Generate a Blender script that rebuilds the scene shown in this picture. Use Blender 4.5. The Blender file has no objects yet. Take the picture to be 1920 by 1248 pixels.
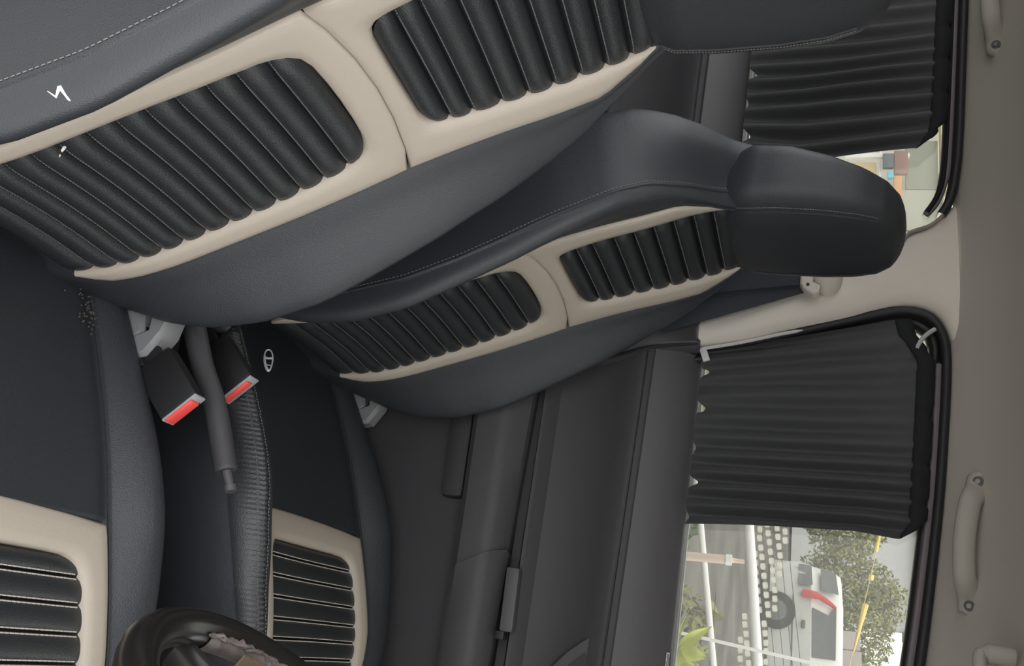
import bpy, bmesh, math, random
import numpy as np
from mathutils import Matrix, Vector

random.seed(7)
rng = np.random.default_rng(7)
SC = bpy.context.scene
COL = SC.collection

# ------------------------------------------------------------------ camera, sky, exposure
cam_d = bpy.data.cameras.new('camera')
cam = bpy.data.objects.new('camera', cam_d)
COL.objects.link(cam)
cam_d.sensor_width = 36.0
cam_d.lens = 32.891
cam_d.clip_start = 0.02
cam_d.clip_end = 300
RX = Vector((0.94343, 0.32854, 0.04471))      # phone held sideways: world direction of picture-down
DN = Vector((0.12741, -0.23474, -0.96367))    # world direction of picture-left
FW = Vector((-0.30611, 0.91486, -0.26332))    # view direction
right = (-DN).normalized()
up = (-RX)
up = (up - right * up.dot(right)).normalized()
back = right.cross(up)
M = Matrix.Identity(4)
for i in range(3):
    M[i][0] = right[i]; M[i][1] = up[i]; M[i][2] = back[i]
M.translation = Vector((0, 0, 1.45))
cam.matrix_world = M
SC.camera = cam

world = bpy.data.worlds.new('overcast_sky')
SC.world = world
world.use_nodes = True
wn = world.node_tree
wn.nodes.clear()
wo = wn.nodes.new('ShaderNodeOutputWorld')
wb_ = wn.nodes.new('ShaderNodeBackground')
tc = wn.nodes.new('ShaderNodeTexCoord')
sp = wn.nodes.new('ShaderNodeSeparateXYZ')
rp = wn.nodes.new('ShaderNodeValToRGB')
rp.color_ramp.elements[0].position = 0.0
rp.color_ramp.elements[0].color = (0.86, 0.88, 0.90, 1)
rp.color_ramp.elements[1].position = 1.0
rp.color_ramp.elements[1].color = (1.0, 1.0, 1.0, 1)
wn.links.new(tc.outputs['Generated'], sp.inputs[0])
wn.links.new(sp.outputs['Z'], rp.inputs[0])
wn.links.new(rp.outputs[0], wb_.inputs['Color'])
wb_.inputs['Strength'].default_value = 2.3
wn.links.new(wb_.outputs[0], wo.inputs[0])

vs = SC.view_settings
SC.display_settings.display_device = 'sRGB'
vs.view_transform = 'Standard'
vs.look = 'None'
vs.exposure = 0.72
vs.gamma = 1.0
vs.use_curve_mapping = False

# ------------------------------------------------------------------ materials
MATS = {}
def mat(name, col, rough=0.5, spec=0.5, bump=0.0, bscale=300.0, metal=0.0, var=0.0, vscale=6.0, coat=0.0, kind='noise', sheen=0.0, col2=None):
    if name in MATS: return MATS[name]
    m = bpy.data.materials.new(name); m.use_nodes = True
    nt = m.node_tree; b = nt.nodes['Principled BSDF']
    b.inputs['Base Color'].default_value = (*col, 1)
    b.inputs['Roughness'].default_value = rough
    b.inputs['Specular IOR Level'].default_value = spec
    b.inputs['Metallic'].default_value = metal
    b.inputs['Coat Weight'].default_value = coat
    b.inputs['Sheen Weight'].default_value = sheen
    t = nt.nodes.new('ShaderNodeTexCoord')
    if var > 0 or col2:
        n = nt.nodes.new('ShaderNodeTexNoise'); n.inputs['Scale'].default_value = vscale; n.inputs['Detail'].default_value = 5
        r = nt.nodes.new('ShaderNodeValToRGB')
        r.color_ramp.elements[0].position = 0.35; r.color_ramp.elements[1].position = 0.68
        a = col; c2 = col2 if col2 else tuple(min(1, c * (1 + var)) for c in col)
        a2 = a if col2 else tuple(c * (1 - var) for c in col)
        r.color_ramp.elements[0].color = (*a2, 1); r.color_ramp.elements[1].color = (*c2, 1)
        nt.links.new(t.outputs['Object'], n.inputs['Vector']); nt.links.new(n.outputs['Fac'], r.inputs[0])
        nt.links.new(r.outputs[0], b.inputs['Base Color'])
    if bump > 0:
        if kind == 'voronoi':
            n2 = nt.nodes.new('ShaderNodeTexVoronoi'); n2.inputs['Scale'].default_value = bscale; o = n2.outputs['Distance']
        else:
            n2 = nt.nodes.new('ShaderNodeTexNoise'); n2.inputs['Scale'].default_value = bscale; n2.inputs['Detail'].default_value = 3; o = n2.outputs['Fac']
        bp = nt.nodes.new('ShaderNodeBump'); bp.inputs['Strength'].default_value = bump; bp.inputs['Distance'].default_value = 0.002
        nt.links.new(t.outputs['Object'], n2.inputs['Vector']); nt.links.new(o, bp.inputs['Height']); nt.links.new(bp.outputs[0], b.inputs['Normal'])
    MATS[name] = m
    return m

leather = mat('black_leather', (0.027, 0.0295, 0.034), 0.46, 0.5, 0.22, 700, kind='voronoi')
leather_rib = mat('ribbed_leather', (0.020, 0.022, 0.024), 0.37, 0.6, 0.22, 650, kind='voronoi')
beige = mat('beige_leather', (0.43, 0.375, 0.312), 0.55, 0.4, 0.10, 500, kind='voronoi')
thread = mat('grey_thread', (0.17, 0.16, 0.155), 0.8)
thread_pale = mat('pale_thread', (0.50, 0.46, 0.41), 0.8)
plastic = mat('dark_grained_plastic', (0.047, 0.045, 0.048), 0.55, 0.5, 0.25, 900)
plastic_sill = mat('sill_plastic', (0.074, 0.070, 0.074), 0.50, 0.5, 0.25, 900)
plastic_low = mat('lower_door_plastic', (0.030, 0.0295, 0.032), 0.6, 0.4, 0.25, 900)
plastic_deep = mat('black_plastic', (0.012, 0.012, 0.013), 0.5, 0.4)
rubber = mat('black_rubber', (0.013, 0.013, 0.015), 0.55, 0.4)
carpet = mat('black_carpet', (0.016, 0.016, 0.0175), 0.95, 0.1, 0.8, 700)
headliner = mat('grey_headliner_fabric', (0.435, 0.405, 0.365), 0.95, 0.15, 0.35, 900)
pillar_m = mat('beige_pillar_plastic', (0.60, 0.55, 0.49), 0.6, 0.4, 0.15, 900)
handle_m = mat('grey_beige_plastic', (0.335, 0.31, 0.28), 0.55, 0.4, 0.1, 900)
screw_m = mat('grey_screw', (0.20, 0.20, 0.20), 0.4, 0.5, metal=0.6)
webbing = mat('dark_webbing', (0.040, 0.043, 0.050), 0.8, 0.2, 0.5, 500)
cover_grey = mat('grey_cover_plastic', (0.19, 0.19, 0.195), 0.45, 0.5)
red_m = mat('red_button', (0.85, 0.085, 0.07), 0.35, 0.5)
chrome = mat('chrome', (0.80, 0.80, 0.82), 0.30, 0.8, metal=0.35)
gloss = mat('worn_glossy_wheel_leather', (0.012, 0.0108, 0.0105), 0.26, 0.5, 0.06, 60)
torn = mat('bare_wheel_core', (0.16, 0.135, 0.125), 0.35, 0.5, 0.6, 120, var=0.5, vscale=40)
bronze = mat('ribbed_brown_foil', (0.16, 0.11, 0.075), 0.4, 0.5)
fluff = mat('white_stuffing', (0.85, 0.80, 0.77), 0.95, 0.1)
dust = mat('tan_dust', (0.13, 0.105, 0.08), 0.95, 0.1)
rail_m = mat('plum_grey_rail', (0.115, 0.095, 0.105), 0.5)
hook_m = mat('grey_plastic_hook', (0.36, 0.36, 0.38), 0.5)
white_m = mat('white_paint', (0.93, 0.93, 0.92), 0.5)
sticker_m = mat('pale_sticker', (0.55, 0.52, 0.50), 0.5)
ink = mat('sticker_ink', (0.03, 0.025, 0.025), 0.6)

def cloth_mat():
    m = bpy.data.materials.new('black_curtain_cloth'); m.use_nodes = True
    nt = m.node_tree; b = nt.nodes['Principled BSDF']; out = nt.nodes['Material Output']
    b.inputs['Base Color'].default_value = (0.038, 0.039, 0.043, 1); b.inputs['Roughness'].default_value = 0.6
    b.inputs['Specular IOR Level'].default_value = 0.3
    b.inputs['Sheen Weight'].default_value = 0.15
    tr = nt.nodes.new('ShaderNodeBsdfTranslucent'); tr.inputs['Color'].default_value = (0.12, 0.12, 0.125, 1)
    mx = nt.nodes.new('ShaderNodeMixShader'); mx.inputs[0].default_value = 0.22
    t = nt.nodes.new('ShaderNodeTexCoord')
    n = nt.nodes.new('ShaderNodeTexNoise'); n.inputs['Scale'].default_value = 700
    bp = nt.nodes.new('ShaderNodeBump'); bp.inputs['Strength'].default_value = 0.3; bp.inputs['Distance'].default_value = 0.001
    nt.links.new(t.outputs['Object'], n.inputs['Vector']); nt.links.new(n.outputs['Fac'], bp.inputs['Height']); nt.links.new(bp.outputs[0], b.inputs['Normal'])
    nt.links.new(b.outputs[0], mx.inputs[1]); nt.links.new(tr.outputs[0], mx.inputs[2]); nt.links.new(mx.outputs[0], out.inputs[0])
    return m
cloth = cloth_mat()

def glass_mat():
    m = bpy.data.materials.new('tinted_window_glass'); m.use_nodes = True
    nt = m.node_tree; out = nt.nodes['Material Output']; nt.nodes.remove(nt.nodes['Principled BSDF'])
    tr = nt.nodes.new('ShaderNodeBsdfTransparent'); tr.inputs['Color'].default_value = (0.64, 0.64, 0.61, 1)
    gl = nt.nodes.new('ShaderNodeBsdfGlossy'); gl.inputs['Roughness'].default_value = 0.03
    fr = nt.nodes.new('ShaderNodeFresnel'); fr.inputs[0].default_value = 1.45
    haze = nt.nodes.new('ShaderNodeBsdfTranslucent'); haze.inputs['Color'].default_value = (0.8, 0.82, 0.78, 1)   # pale haze mixed into the pane, lifts the darks outside
    m0 = nt.nodes.new('ShaderNodeMixShader'); m0.inputs[0].default_value = 0.05
    mx = nt.nodes.new('ShaderNodeMixShader')
    nt.links.new(tr.outputs[0], m0.inputs[1]); nt.links.new(haze.outputs[0], m0.inputs[2])
    nt.links.new(fr.outputs[0], mx.inputs[0]); nt.links.new(m0.outputs[0], mx.inputs[1]); nt.links.new(gl.outputs[0], mx.inputs[2]); nt.links.new(mx.outputs[0], out.inputs[0])
    return m
glass = glass_mat()

# ------------------------------------------------------------------ helpers
def tag(o, label=None, cat=None, group=None, kind=None):
    if label: o['label'] = label
    if cat: o['category'] = cat
    if group: o['group'] = group
    if kind: o['kind'] = kind
    return o

def empty(name, loc, label=None, cat=None, group=None, kind=None):
    o = bpy.data.objects.new(name, None); COL.objects.link(o); o.location = loc
    o.empty_display_size = 0.05
    return tag(o, label, cat, group, kind)

def mesh(name, V, F, m, parent=None, smooth=True, off=None, angle=None):
    V = np.asarray(V, float)
    if off is not None: V = V - np.asarray(off)
    me = bpy.data.meshes.new(name)
    me.from_pydata([tuple(v) for v in V], [], [tuple(int(i) for i in f) for f in F])
    bm = bmesh.new(); bm.from_mesh(me)
    bmesh.ops.recalc_face_normals(bm, faces=bm.faces)
    bm.to_mesh(me); bm.free()
    if smooth:
        me.shade_smooth()
        if angle: me.set_sharp_from_angle(angle=math.radians(angle))
    me.materials.append(m)
    o = bpy.data.objects.new(name, me); COL.objects.link(o)
    if parent: o.parent = parent
    return o

class MB:
    def __init__(s): s.V = []; s.F = []; s.n = 0
    def add(s, V, F):
        V = np.asarray(V, float).reshape(-1, 3)
        s.V.append(V); s.F += [tuple(i + s.n for i in f) for f in F]; s.n += len(V); return s
    def grid(s, P, cu=False, cv=False):
        P = np.asarray(P, float); a, b = P.shape[:2]; F = []
        for i in range(a if cu else a - 1):
            for j in range(b if cv else b - 1):
                i2, j2 = (i + 1) % a, (j + 1) % b
                F.append((i * b + j, i2 * b + j, i2 * b + j2, i * b + j2))
        return s.add(P.reshape(-1, 3), F)
    def loft(s, P):           # closed sections with end caps
        P = np.asarray(P, float); a, b = P.shape[:2]
        s.grid(P, False, True); n0 = s.n - a * b
        s.F.append(tuple(n0 + j for j in range(b))[::-1]); s.F.append(tuple(n0 + (a - 1) * b + j for j in range(b)))
        return s
    def tube(s, path, r, n=8, closed=False, flat=None):
        path = np.asarray(path, float); k = len(path)
        r = np.full(k, r) if np.isscalar(r) else np.asarray(r)
        T = np.gradient(path, axis=0) if not closed else (np.roll(path, -1, 0) - np.roll(path, 1, 0))
        T /= np.linalg.norm(T, axis=1)[:, None] + 1e-12
        ref = np.array([0.0, 1.0, 0.0]) if abs(T[:, 1]).mean() < 0.7 else np.array([0, 0, 1.0])
        P = []
        for i in range(k):
            a = np.cross(T[i], ref); a /= np.linalg.norm(a) + 1e-12; b = np.cross(T[i], a)
            th = np.arange(n) * 2 * np.pi / n
            fa, fb = (1, 1) if flat is None else flat
            P.append(path[i] + r[i] * (np.cos(th)[:, None] * a * fa + np.sin(th)[:, None] * b * fb))
        if closed: return s.grid(P, True, True)
        return s.loft(P)
    def box(s, c, size, R=None, bev=0.0):
        c = np.asarray(c, float); h = np.asarray(size, float) / 2
        bm = bmesh.new(); bmesh.ops.create_cube(bm, size=1)
        bmesh.ops.scale(bm, vec=tuple(h * 2), verts=bm.verts)
        if bev > 0: bmesh.ops.bevel(bm, geom=bm.edges[:], offset=bev, segments=2, affect='EDGES', profile=0.6)
        bm.verts.index_update()
        V = np.array([v.co[:] for v in bm.verts]); F = [[v.index for v in f.verts] for f in bm.faces]; bm.free()
        if R is not None: V = V @ np.asarray(R, float).T
        return s.add(V + c, F)
    def prism(s, poly, y0, y1, axis=1, bev=0.0):
        poly = np.asarray(poly, float); n = len(poly)
        def lift(v): 
            A = np.zeros((n, 3)); oth = [i for i in range(3) if i != axis]; A[:, oth] = poly; A[:, axis] = v; return A
        if bev > 0:
            c = poly.mean(0)
            def ins(P, d):
                out = []
                for i in range(n):
                    p0, p1, p2 = P[i - 1], P[i], P[(i + 1) % n]
                    t = (p2 - p0); t /= np.linalg.norm(t) + 1e-9; nn = np.array([-t[1], t[0]])
                    if nn @ (c - p1) < 0: nn = -nn
                    out.append(p1 + nn * d)
                return np.array(out)
            q = ins(poly, bev)
            A = np.zeros((n, 3)); oth = [i for i in range(3) if i != axis]; A[:, oth] = q; A[:, axis] = y0
            sgn = 1 if y1 > y0 else -1
            return s.loft([A, lift(y0 + sgn * bev), lift(y1)])
        return s.loft([lift(y0), lift(y1)])
    def build(s, name, m, parent=None, smooth=True, off=None, angle=40):
        return mesh(name, np.concatenate(s.V), s.F, m, parent, smooth, off, angle)

def I(tab):
    a = np.array(tab, float)
    return lambda v: np.interp(v, a[:, 0], a[:, 1])

def spline(P, n, closed=False):
    P = np.asarray(P, float); k = len(P); out = []
    segs = k if closed else k - 1
    for i in range(segs):
        p0 = P[i - 1] if (closed or i > 0) else P[0]
        p1 = P[i]; p2 = P[(i + 1) % k]
        p3 = P[(i + 2) % k] if (closed or i + 2 < k) else P[-1]
        for t in np.linspace(0, 1, n, endpoint=False):
            out.append(0.5 * ((2 * p1) + (-p0 + p2) * t + (2 * p0 - 5 * p1 + 4 * p2 - p3) * t * t + (-p0 + 3 * p1 - 3 * p2 + p3) * t ** 3))
    if not closed: out.append(P[-1])
    return np.array(out)

# ------------------------------------------------------------------ outside ground
YG = lambda y: np.interp(y, [-30, 2.2, 20, 30, 90], [0, 0, 1.47, 2.3, 5.5])   # the yard rises gently away from the car
ys = np.array([-40, -10, 0, 2.2, 5, 9, 14, 20, 30, 60, 90.0])
xs = np.linspace(-60, 60, 13)
ya = [y for y in ys if y <= 2.2]; yb = [y for y in ys if y >= 2.2]
g = MB().grid([[(x, y, YG(y)) for y in ya] for x in xs]).build('ground', mat('pale_bounce_concrete', (0.50, 0.485, 0.45), 0.9, 0.2, 0.3, 30, var=0.25, vscale=1.5))  # unseen near yard kept extra pale to bounce light into the cabin
tag(g, kind='structure')
g = MB().grid([[(x, y, YG(y)) for y in yb] for x in xs]).build('ground', mat('brown_grey_yard', (0.115, 0.108, 0.098), 0.95, 0.15, 0.3, 30, var=0.35, vscale=1.1))
tag(g, kind='structure')

# ------------------------------------------------------------------ car shell (setting)
YIN = 1.79
# headliner: arched section swept along the car, lower towards the windscreen
prof = [(1.800, 1.770), (1.780, 1.776), (1.755, 1.788), (1.72, 1.806), (1.66, 1.831), (1.58, 1.850), (1.45, 1.866), (1.2, 1.884), (0.95, 1.888), (0.7, 1.875), (0.55, 1.84), (0.47, 1.78)]
prof = spline(prof, 3)
drop = I([(-2.3, 0.055), (-1.37, 0.047), (-1.0, 0.028), (-0.75, 0.003), (-0.55, 0.0), (-0.28, -0.018), (-0.04, -0.045), (0.2, -0.085), (0.4, -0.13)])
P = [[(x, y, z + drop(x)) for (y, z) in prof] for x in np.linspace(-2.3, 0.35, 28)]
P2 = [[(x, y, z + drop(x) + 0.03) for (y, z) in prof] for x in np.linspace(-2.3, 0.35, 28)]
m_ = MB().grid(P); m_.grid(P2)
tag(m_.build('ceiling', headliner), kind='structure')
m_ = MB(); m_.box((-0.9, 1.15, 0.30), (3.0, 1.5, 0.04))
fl = tag(m_.build('floor', carpet, smooth=False), kind='structure')
# raised tunnel between the seats
sec = [(0.98, 0.31), (1.02, 0.38), (1.06, 0.41), (1.12, 0.42), (1.20, 0.42), (1.26, 0.41), (1.30, 0.38), (1.34, 0.31)]
m_ = MB(); m_.loft([[(x, y, z) for y, z in sec] for x in np.linspace(-1.2, 0.5, 8)])
tag(m_.build('trim_1', carpet), kind='structure')
# rear and right-hand sides of the cabin, behind and beside the picture
m_ = MB(); m_.box((-2.3, 1.15, 0.84), (0.05, 1.55, 1.12)); tag(m_.build('wall_rear', plastic, smooth=False), kind='structure')
m_ = MB(); m_.box((-1.5, 0.43, 0.83), (1.6, 0.05, 1.06)); m_.box((-0.76, 0.44, 1.58), (0.12, 0.05, .46)); m_.box((-2.25, 0.44, 1.58), (0.12, 0.05, .46)); tag(m_.build('wall_right', plastic, smooth=False), kind='structure')

# dashboard and windscreen ahead of the picture
dash = [(0.42, 0.95), (0.50, 1.07), (0.62, 1.12), (1.05, 1.10), (1.05, 0.36), (0.62, 0.36), (0.55, 0.62), (0.44, 0.78)]
m_ = MB(); m_.prism(dash, 0.47, 1.78, bev=.015); tag(m_.build('wall_front', plastic, angle=50), kind='structure')
m_ = MB(); m_.loft([[(0.36, 0.50, 1.70), (0.36, 1.78, 1.66), (1.03, 1.80, 1.10), (1.03, 0.46, 1.10)], [(0.37, 0.50, 1.705), (0.37, 1.78, 1.665), (1.04, 1.80, 1.105), (1.04, 0.46, 1.105)]]); tag(m_.build('window_3', glass, smooth=False), kind='structure')
# B pillar: beige upper trim
rear_e = [(-0.652, 1.318), (-0.680, 1.407), (-0.719, 1.528), (-0.775, 1.64), (-0.815, 1.69), (-0.838, 1.707), (-0.852, 1.742), (-0.880, 1.768), (-0.90, 1.79)]
front_e = [(-0.560, 1.79), (-0.600, 1.782), (-0.651, 1.765), (-0.675, 1.742), (-0.683, 1.704), (-0.674, 1.657), (-0.655, 1.599), (-0.631, 1.491), (-0.607, 1.411), (-0.592, 1.318)]
rear_s = spline(rear_e, 4); front_s = spline(front_e, 4)[::-1]
n = 30
def resamp(P, n):
    d = np.r_[0, np.cumsum(np.linalg.norm(np.diff(P, axis=0), axis=1))]; t = np.linspace(0, d[-1], n)
    return np.stack([np.interp(t, d, P[:, 0]), np.interp(t, d, P[:, 1])], 1)
ra, fa = resamp(rear_s, n), resamp(front_s, n)
rows = []
for i in range(n):
    row = []
    bul = 0.007 * math.exp(-((i / n - .42) / .30) ** 4)
    for t, dy in ((0, .05), (0, .012), (0.06, 0.0), (0.3, -0.012), (0.5, -0.016), (0.75, -0.012), (0.93, 0.0), (1, .014), (1, .05)):
        dy = dy - bul * (0.05 < t < .95)
        p = ra[i] * (1 - t) + fa[i] * t
        row.append((p[0], YIN + 0.012 + dy - 0.03 * (p[1] - 1.32) / .45, p[1]))
    rows.append(row)
pil = MB().grid(rows).build('trim_2', pillar_m)
tag(pil, kind='structure')
# B pillar: dark lower trim
low = [(-0.668, 1.318), (-0.60, 1.322), (-0.585, 1.322), (-0.578, 1.22), (-0.553, 1.15), (-0.535, 1.05), (-0.50, 0.85), (-0.48, 0.36), (-0.80, 0.36), (-0.80, 0.85), (-0.74, 1.05), (-0.70, 1.20)]
m_ = MB(); m_.prism(low, 1.783, 1.86, bev=0.012)
lp = m_.build('trim_3', plastic, angle=60); tag(lp, kind='structure')
m_ = MB(); m_.tube(spline([(-0.595, 1.788, 1.318), (-0.58, 1.786, 1.22), (-0.557, 1.786, 1.15), (-0.54, 1.786, 1.05), (-0.505, 1.786, 0.85)], 5), 0.004, 6)
m_.build('gap_seal', rubber, lp)

# door trims, lofted from ruled profiles: (y, z at x=-0.43, z at x=0.03)
def door_loft(prof, xs, shift=lambda x: 0):
    rows = []
    for x in xs:
        t = (x + 0.43) / 0.46
        rows.append([(x, y, za + (zb - za) * t + shift(x)) for (y, za, zb) in prof])
    return MB().grid(rows)
sill = [(1.872, 1.318, 1.302), (1.862, 1.322, 1.306), (1.850, 1.321, 1.304), (1.838, 1.313, 1.294), (1.822, 1.297, 1.276), (1.808, 1.275, 1.252), (1.798, 1.25, 1.226), (1.793, 1.228, 1.203), (1.795, 1.2255, 1.2005)]
mid = [(1.806, 1.2255, 1.2005), (1.806, 1.2120, 1.187), (1.795, 1.2115, 1.1865), (1.790, 1.2085, 1.1835), (1.791, 1.198, 1.174), (1.806, 1.170, 1.148), (1.820, 1.13, 1.11), (1.828, 1.08, 1.065), (1.826, 1.045, 1.032),
       (1.812, 1.030, 1.018), (1.806, 1.022, 1.010), (1.806, 1.016, 1.004), (1.835, 1.008, 0.994), (1.838, 0.99, 0.976)]
lower = [(1.838, 0.90, 0.90), (1.830, 0.875, 0.872), (1.826, 0.86, 0.858), (1.828, 0.70, 0.70), (1.822, 0.55, 0.55), (1.815, 0.36, 0.36)]
xs = np.linspace(-0.615, 0.47, 12)
d1 = empty('door_1', (-0.1, 1.84, 0.36), kind='structure')
off1 = (-0.1, 1.84, 0.36)
door_loft(sill, xs).build('window_sill', plastic_sill, d1, off=off1, angle=50)
door_loft(mid, xs).build('door_panel', plastic, d1, off=off1, angle=35)
door_loft(lower, xs).build('lower_panel', plastic_low, d1, off=off1, angle=35)
m_ = MB(); m_.box((-0.41, 1.824, 0.850), (0.32, 0.05, 0.048), bev=0.014)
m_.build('lower_ledge', plastic_low, d1, off=off1)
m_ = MB(); m_.box((-0.05, 1.868, 0.79), (1.06, 0.012, 0.98)); m_.build('backing_sheet', plastic_deep, d1, off=off1, smooth=False)
# armrest
arm = [(1.845, 0.995, 0.968), (1.806, 0.998, 0.971), (1.797, 0.994, 0.967), (1.776, 0.962, 0.954), (1.770, 0.950, 0.944), (1.768, 0.935, 0.93), (1.770, 0.893, 0.892), (1.776, 0.883, 0.882), (1.845, 0.872, 0.872)]
xa = np.linspace(-0.56, 0.47, 16)
armrest = door_loft(arm, xa).build('armrest', plastic, d1, off=off1, angle=28)
# switch housing in front of the diagonal joint: a slightly proud cap
def cut_x(k): return [-0.135, -0.150, -0.158, -0.150, -0.146, -0.138, -0.118, -0.112, -0.105][k]
rows = []
for f in np.linspace(0, 1, 8):
    rows.append([(cut_x(k) + (0.47 - cut_x(k)) * f, y - 0.006, (za + (zb - za) * ((cut_x(k) + (0.47 - cut_x(k)) * f) + 0.43) / 0.46) + (0.004 if k < 3 else 0)) for k, (y, za, zb) in enumerate(arm)])
m_ = MB().grid(rows)
edge0 = np.array(rows[0]); edge1 = edge0.copy(); edge1[:, 1] += 0.012
m_.grid([edge0, edge1])
cap = m_.build('switch_housing', plastic, d1, off=off1, angle=28)
m_ = MB(); m_.tube([(-0.145, 1.768, 0.951), (0.06, 1.766, 0.944), (0.47, 1.764, 0.936)], 0.0012, 5)
m_.build('joint_line', plastic_deep, cap)
bx = lambda a, b: None
m_ = MB(); m_.box((-0.066, 1.792, 1.003), (0.118, 0.030, 0.026), bev=0.005)
m_.build('window_switch', plastic_sill, d1, off=off1)
m_ = MB(); m_.box((-0.0, 1.790, 0.992), (0.016, 0.028, 0.018), bev=0.003)
m_.build('lock_button', plastic_deep, d1, off=off1)
cup = [(0.47, 1.065), (0.10, 1.078), (0.042, 1.089), (0.012, 1.116), (-0.010, 1.142), (-0.022, 1.160), (-0.012, 1.170), (0.03, 1.168), (0.47, 1.155)]
m_ = MB(); m_.prism(cup, 1.802, 1.83, bev=0.004); m_.build('handle_surround', plastic, d1, off=off1)
m_ = MB(); m_.prism([(0.47, 1.085), (0.12, 1.095), (0.06, 1.105), (0.03, 1.130), (0.01, 1.152), (0.03, 1.158), (0.47, 1.148)], 1.799, 1.81); m_.build('speaker_cover', plastic_deep, d1, off=off1)
# chrome-lined felt at the foot of the glass
m_ = MB(); m_.tube([(-0.57, 1.858, 1.3245), (-0.25, 1.858, 1.3135), (0.47, 1.858, 1.293)], 0.0045, 6); m_.build('felt_strip', rubber, d1, off=off1)
m_ = MB(); m_.tube([(-0.57, 1.866, 1.330), (-0.25, 1.866, 1.319), (0.47, 1.866, 1.2985)], 0.0016, 6); m_.build('bright_edge', mat('satin_metal', (0.35, 0.35, 0.36), 0.35, metal=0.8), d1, off=off1)
# little sticker on the sill
SR = Matrix.Rotation(math.radians(2.3), 3, 'Y') @ Matrix.Rotation(math.radians(48), 3, 'X')
SN = SR @ Vector((0, 0, 1)); SC_ = Vector((0.014, 1.8405, 1.2980)) + SN * .0012
m_ = MB(); m_.box(SC_, (0.046, 0.0075, 0.001), R=SR, bev=.0004)
stk = m_.build('sticker', sticker_m, d1, off=off1, smooth=False)
def text(name, body, size, m, parent, mw, ext=0.0003):
    cu = bpy.data.curves.new(name, 'FONT'); cu.body = body; cu.size = size; cu.extrude = ext; cu.align_x = 'LEFT'; cu.align_y = 'CENTER'
    ob = bpy.data.objects.new(name, cu); COL.objects.link(ob)
    dg = bpy.context.evaluated_depsgraph_get(); me = bpy.data.meshes.new_from_object(ob.evaluated_get(dg)); bpy.data.objects.remove(ob)
    me.materials.clear(); me.materials.append(m); me.transform(mw)
    o = bpy.data.objects.new(name, me); COL.objects.link(o); o.parent = parent
    return o
text('lettering', 'HMOO', 0.0085, ink, stk, Matrix.Translation(SC_ + SN * .0008 + SR @ Vector((-.0205, -.0003, 0)) - Vector(off1)) @ SR.to_4x4())

# rear door, visible between the seats
d2 = empty('door_2', (-1.25, 1.84, 0.36), kind='structure')
off2 = (-1.25, 1.84, 0.36)
m_ = MB(); m_.box((-1.4, 1.868, 0.82), (1.5, 0.012, 1.04)); m_.build('backing_sheet', plastic_deep, d2, off=off2, smooth=False)
sh = lambda x: 0.058
sill2 = [(y, z - 0.016 * 0 + 0.0, z + 0.0) for (y, z, _) in sill]
def flatp(p): return [(y, za, za - 0.022) for (y, za, _) in p]
xr = np.linspace(-2.1, -0.685, 10)
def rear_loft(p): 
    rows = []
    for x in xr:
        rows.append([(x, y, z + 0.045 - 0.045 * (x + 0.7)) for (y, z, _) in p])
    return MB().grid(rows)
rear_loft(sill).build('window_sill', plastic_sill, d2, off=off2, angle=50)
rear_loft(mid).build('door_panel', plastic, d2, off=off2, angle=35)
rear_loft(lower).build('lower_panel', plastic, d2, off=off2, angle=35)
m_ = MB(); m_.grid([[(x, y, z + 0.045 - 0.045 * (x + 0.7)) for (y, z, _) in arm] for x in xr]); m_.build('armrest', plastic, d2, off=off2, angle=28)
rear_loft([(1.862, 1.325, 0), (1.856, 1.329, 0), (1.852, 1.323, 0)]).build('felt_strip', rubber, d2, off=off2)

# windows: glass, rubber frame
def wy(z): return 1.845 - 0.115 * (z - 1.32)
def ribbon(name, path, w, m, parent, off, depth=0.03, dy=0.0):
    """rubber channel following a window outline: path is (x, z); w is the half width"""
    path = np.asarray(path, float); T = np.gradient(path, axis=0); T /= np.linalg.norm(T, axis=1)[:, None]
    N = np.stack([-T[:, 1], T[:, 0]], 1)
    prof = [(-1, depth), (-1, 0.006), (-0.7, 0.0), (0.0, -0.002), (0.7, 0.0), (1, 0.006), (1, depth)]
    rows = []
    for p, n_ in zip(path, N):
        rows.append([(p[0] + n_[0] * w * a, wy(p[1]) - 0.030 + d + dy, p[1] + n_[1] * w * a) for a, d in prof])
    return MB().grid(rows).build(name, m, parent, off=off, angle=50)
w1 = empty('window_1', (-0.25, 1.84, 1.31), kind='structure'); o1 = (-0.25, 1.84, 1.31)
fr1 = spline([(-0.590, 1.30), (-0.612, 1.42), (-0.637, 1.52), (-0.662, 1.62), (-0.676, 1.69), (-0.665, 1.738), (-0.628, 1.762), (-0.57, 1.768), (-0.42, 1.760), (-0.276, 1.748), (-0.042, 1.720), (0.15, 1.685), (0.34, 1.63), (0.47, 1.58)], 5)
ribbon('rubber_seal', fr1, 0.0085, rubber, w1, o1)
fr1b = fr1.copy(); fr1b[:, 0] += np.interp(np.arange(len(fr1)), [0, 25, 32, 60], [0.016, 0.018, 0.01, 0]); fr1b[:, 1] -= np.interp(np.arange(len(fr1)), [0, 20, 34, 60], [0, 0.0, 0.018, 0.018])
ribbon('inner_channel', fr1b, 0.008, plastic_deep, w1, o1, dy=0.014)
gp = [(x, wy(z), z) for (x, z) in [(-0.62, 1.30), (-0.66, 1.62), (-0.64, 1.75), (-0.57, 1.765), (-0.276, 1.745), (0.15, 1.69), (0.36, 1.63), (0.49, 1.58), (0.49, 1.27)]]
gp2 = [(x, y + 0.004, z) for x, y, z in gp]
m_ = MB(); m_.loft([gp, gp2]); m_.build('glass_pane', glass, w1, smooth=False, off=o1)
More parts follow.
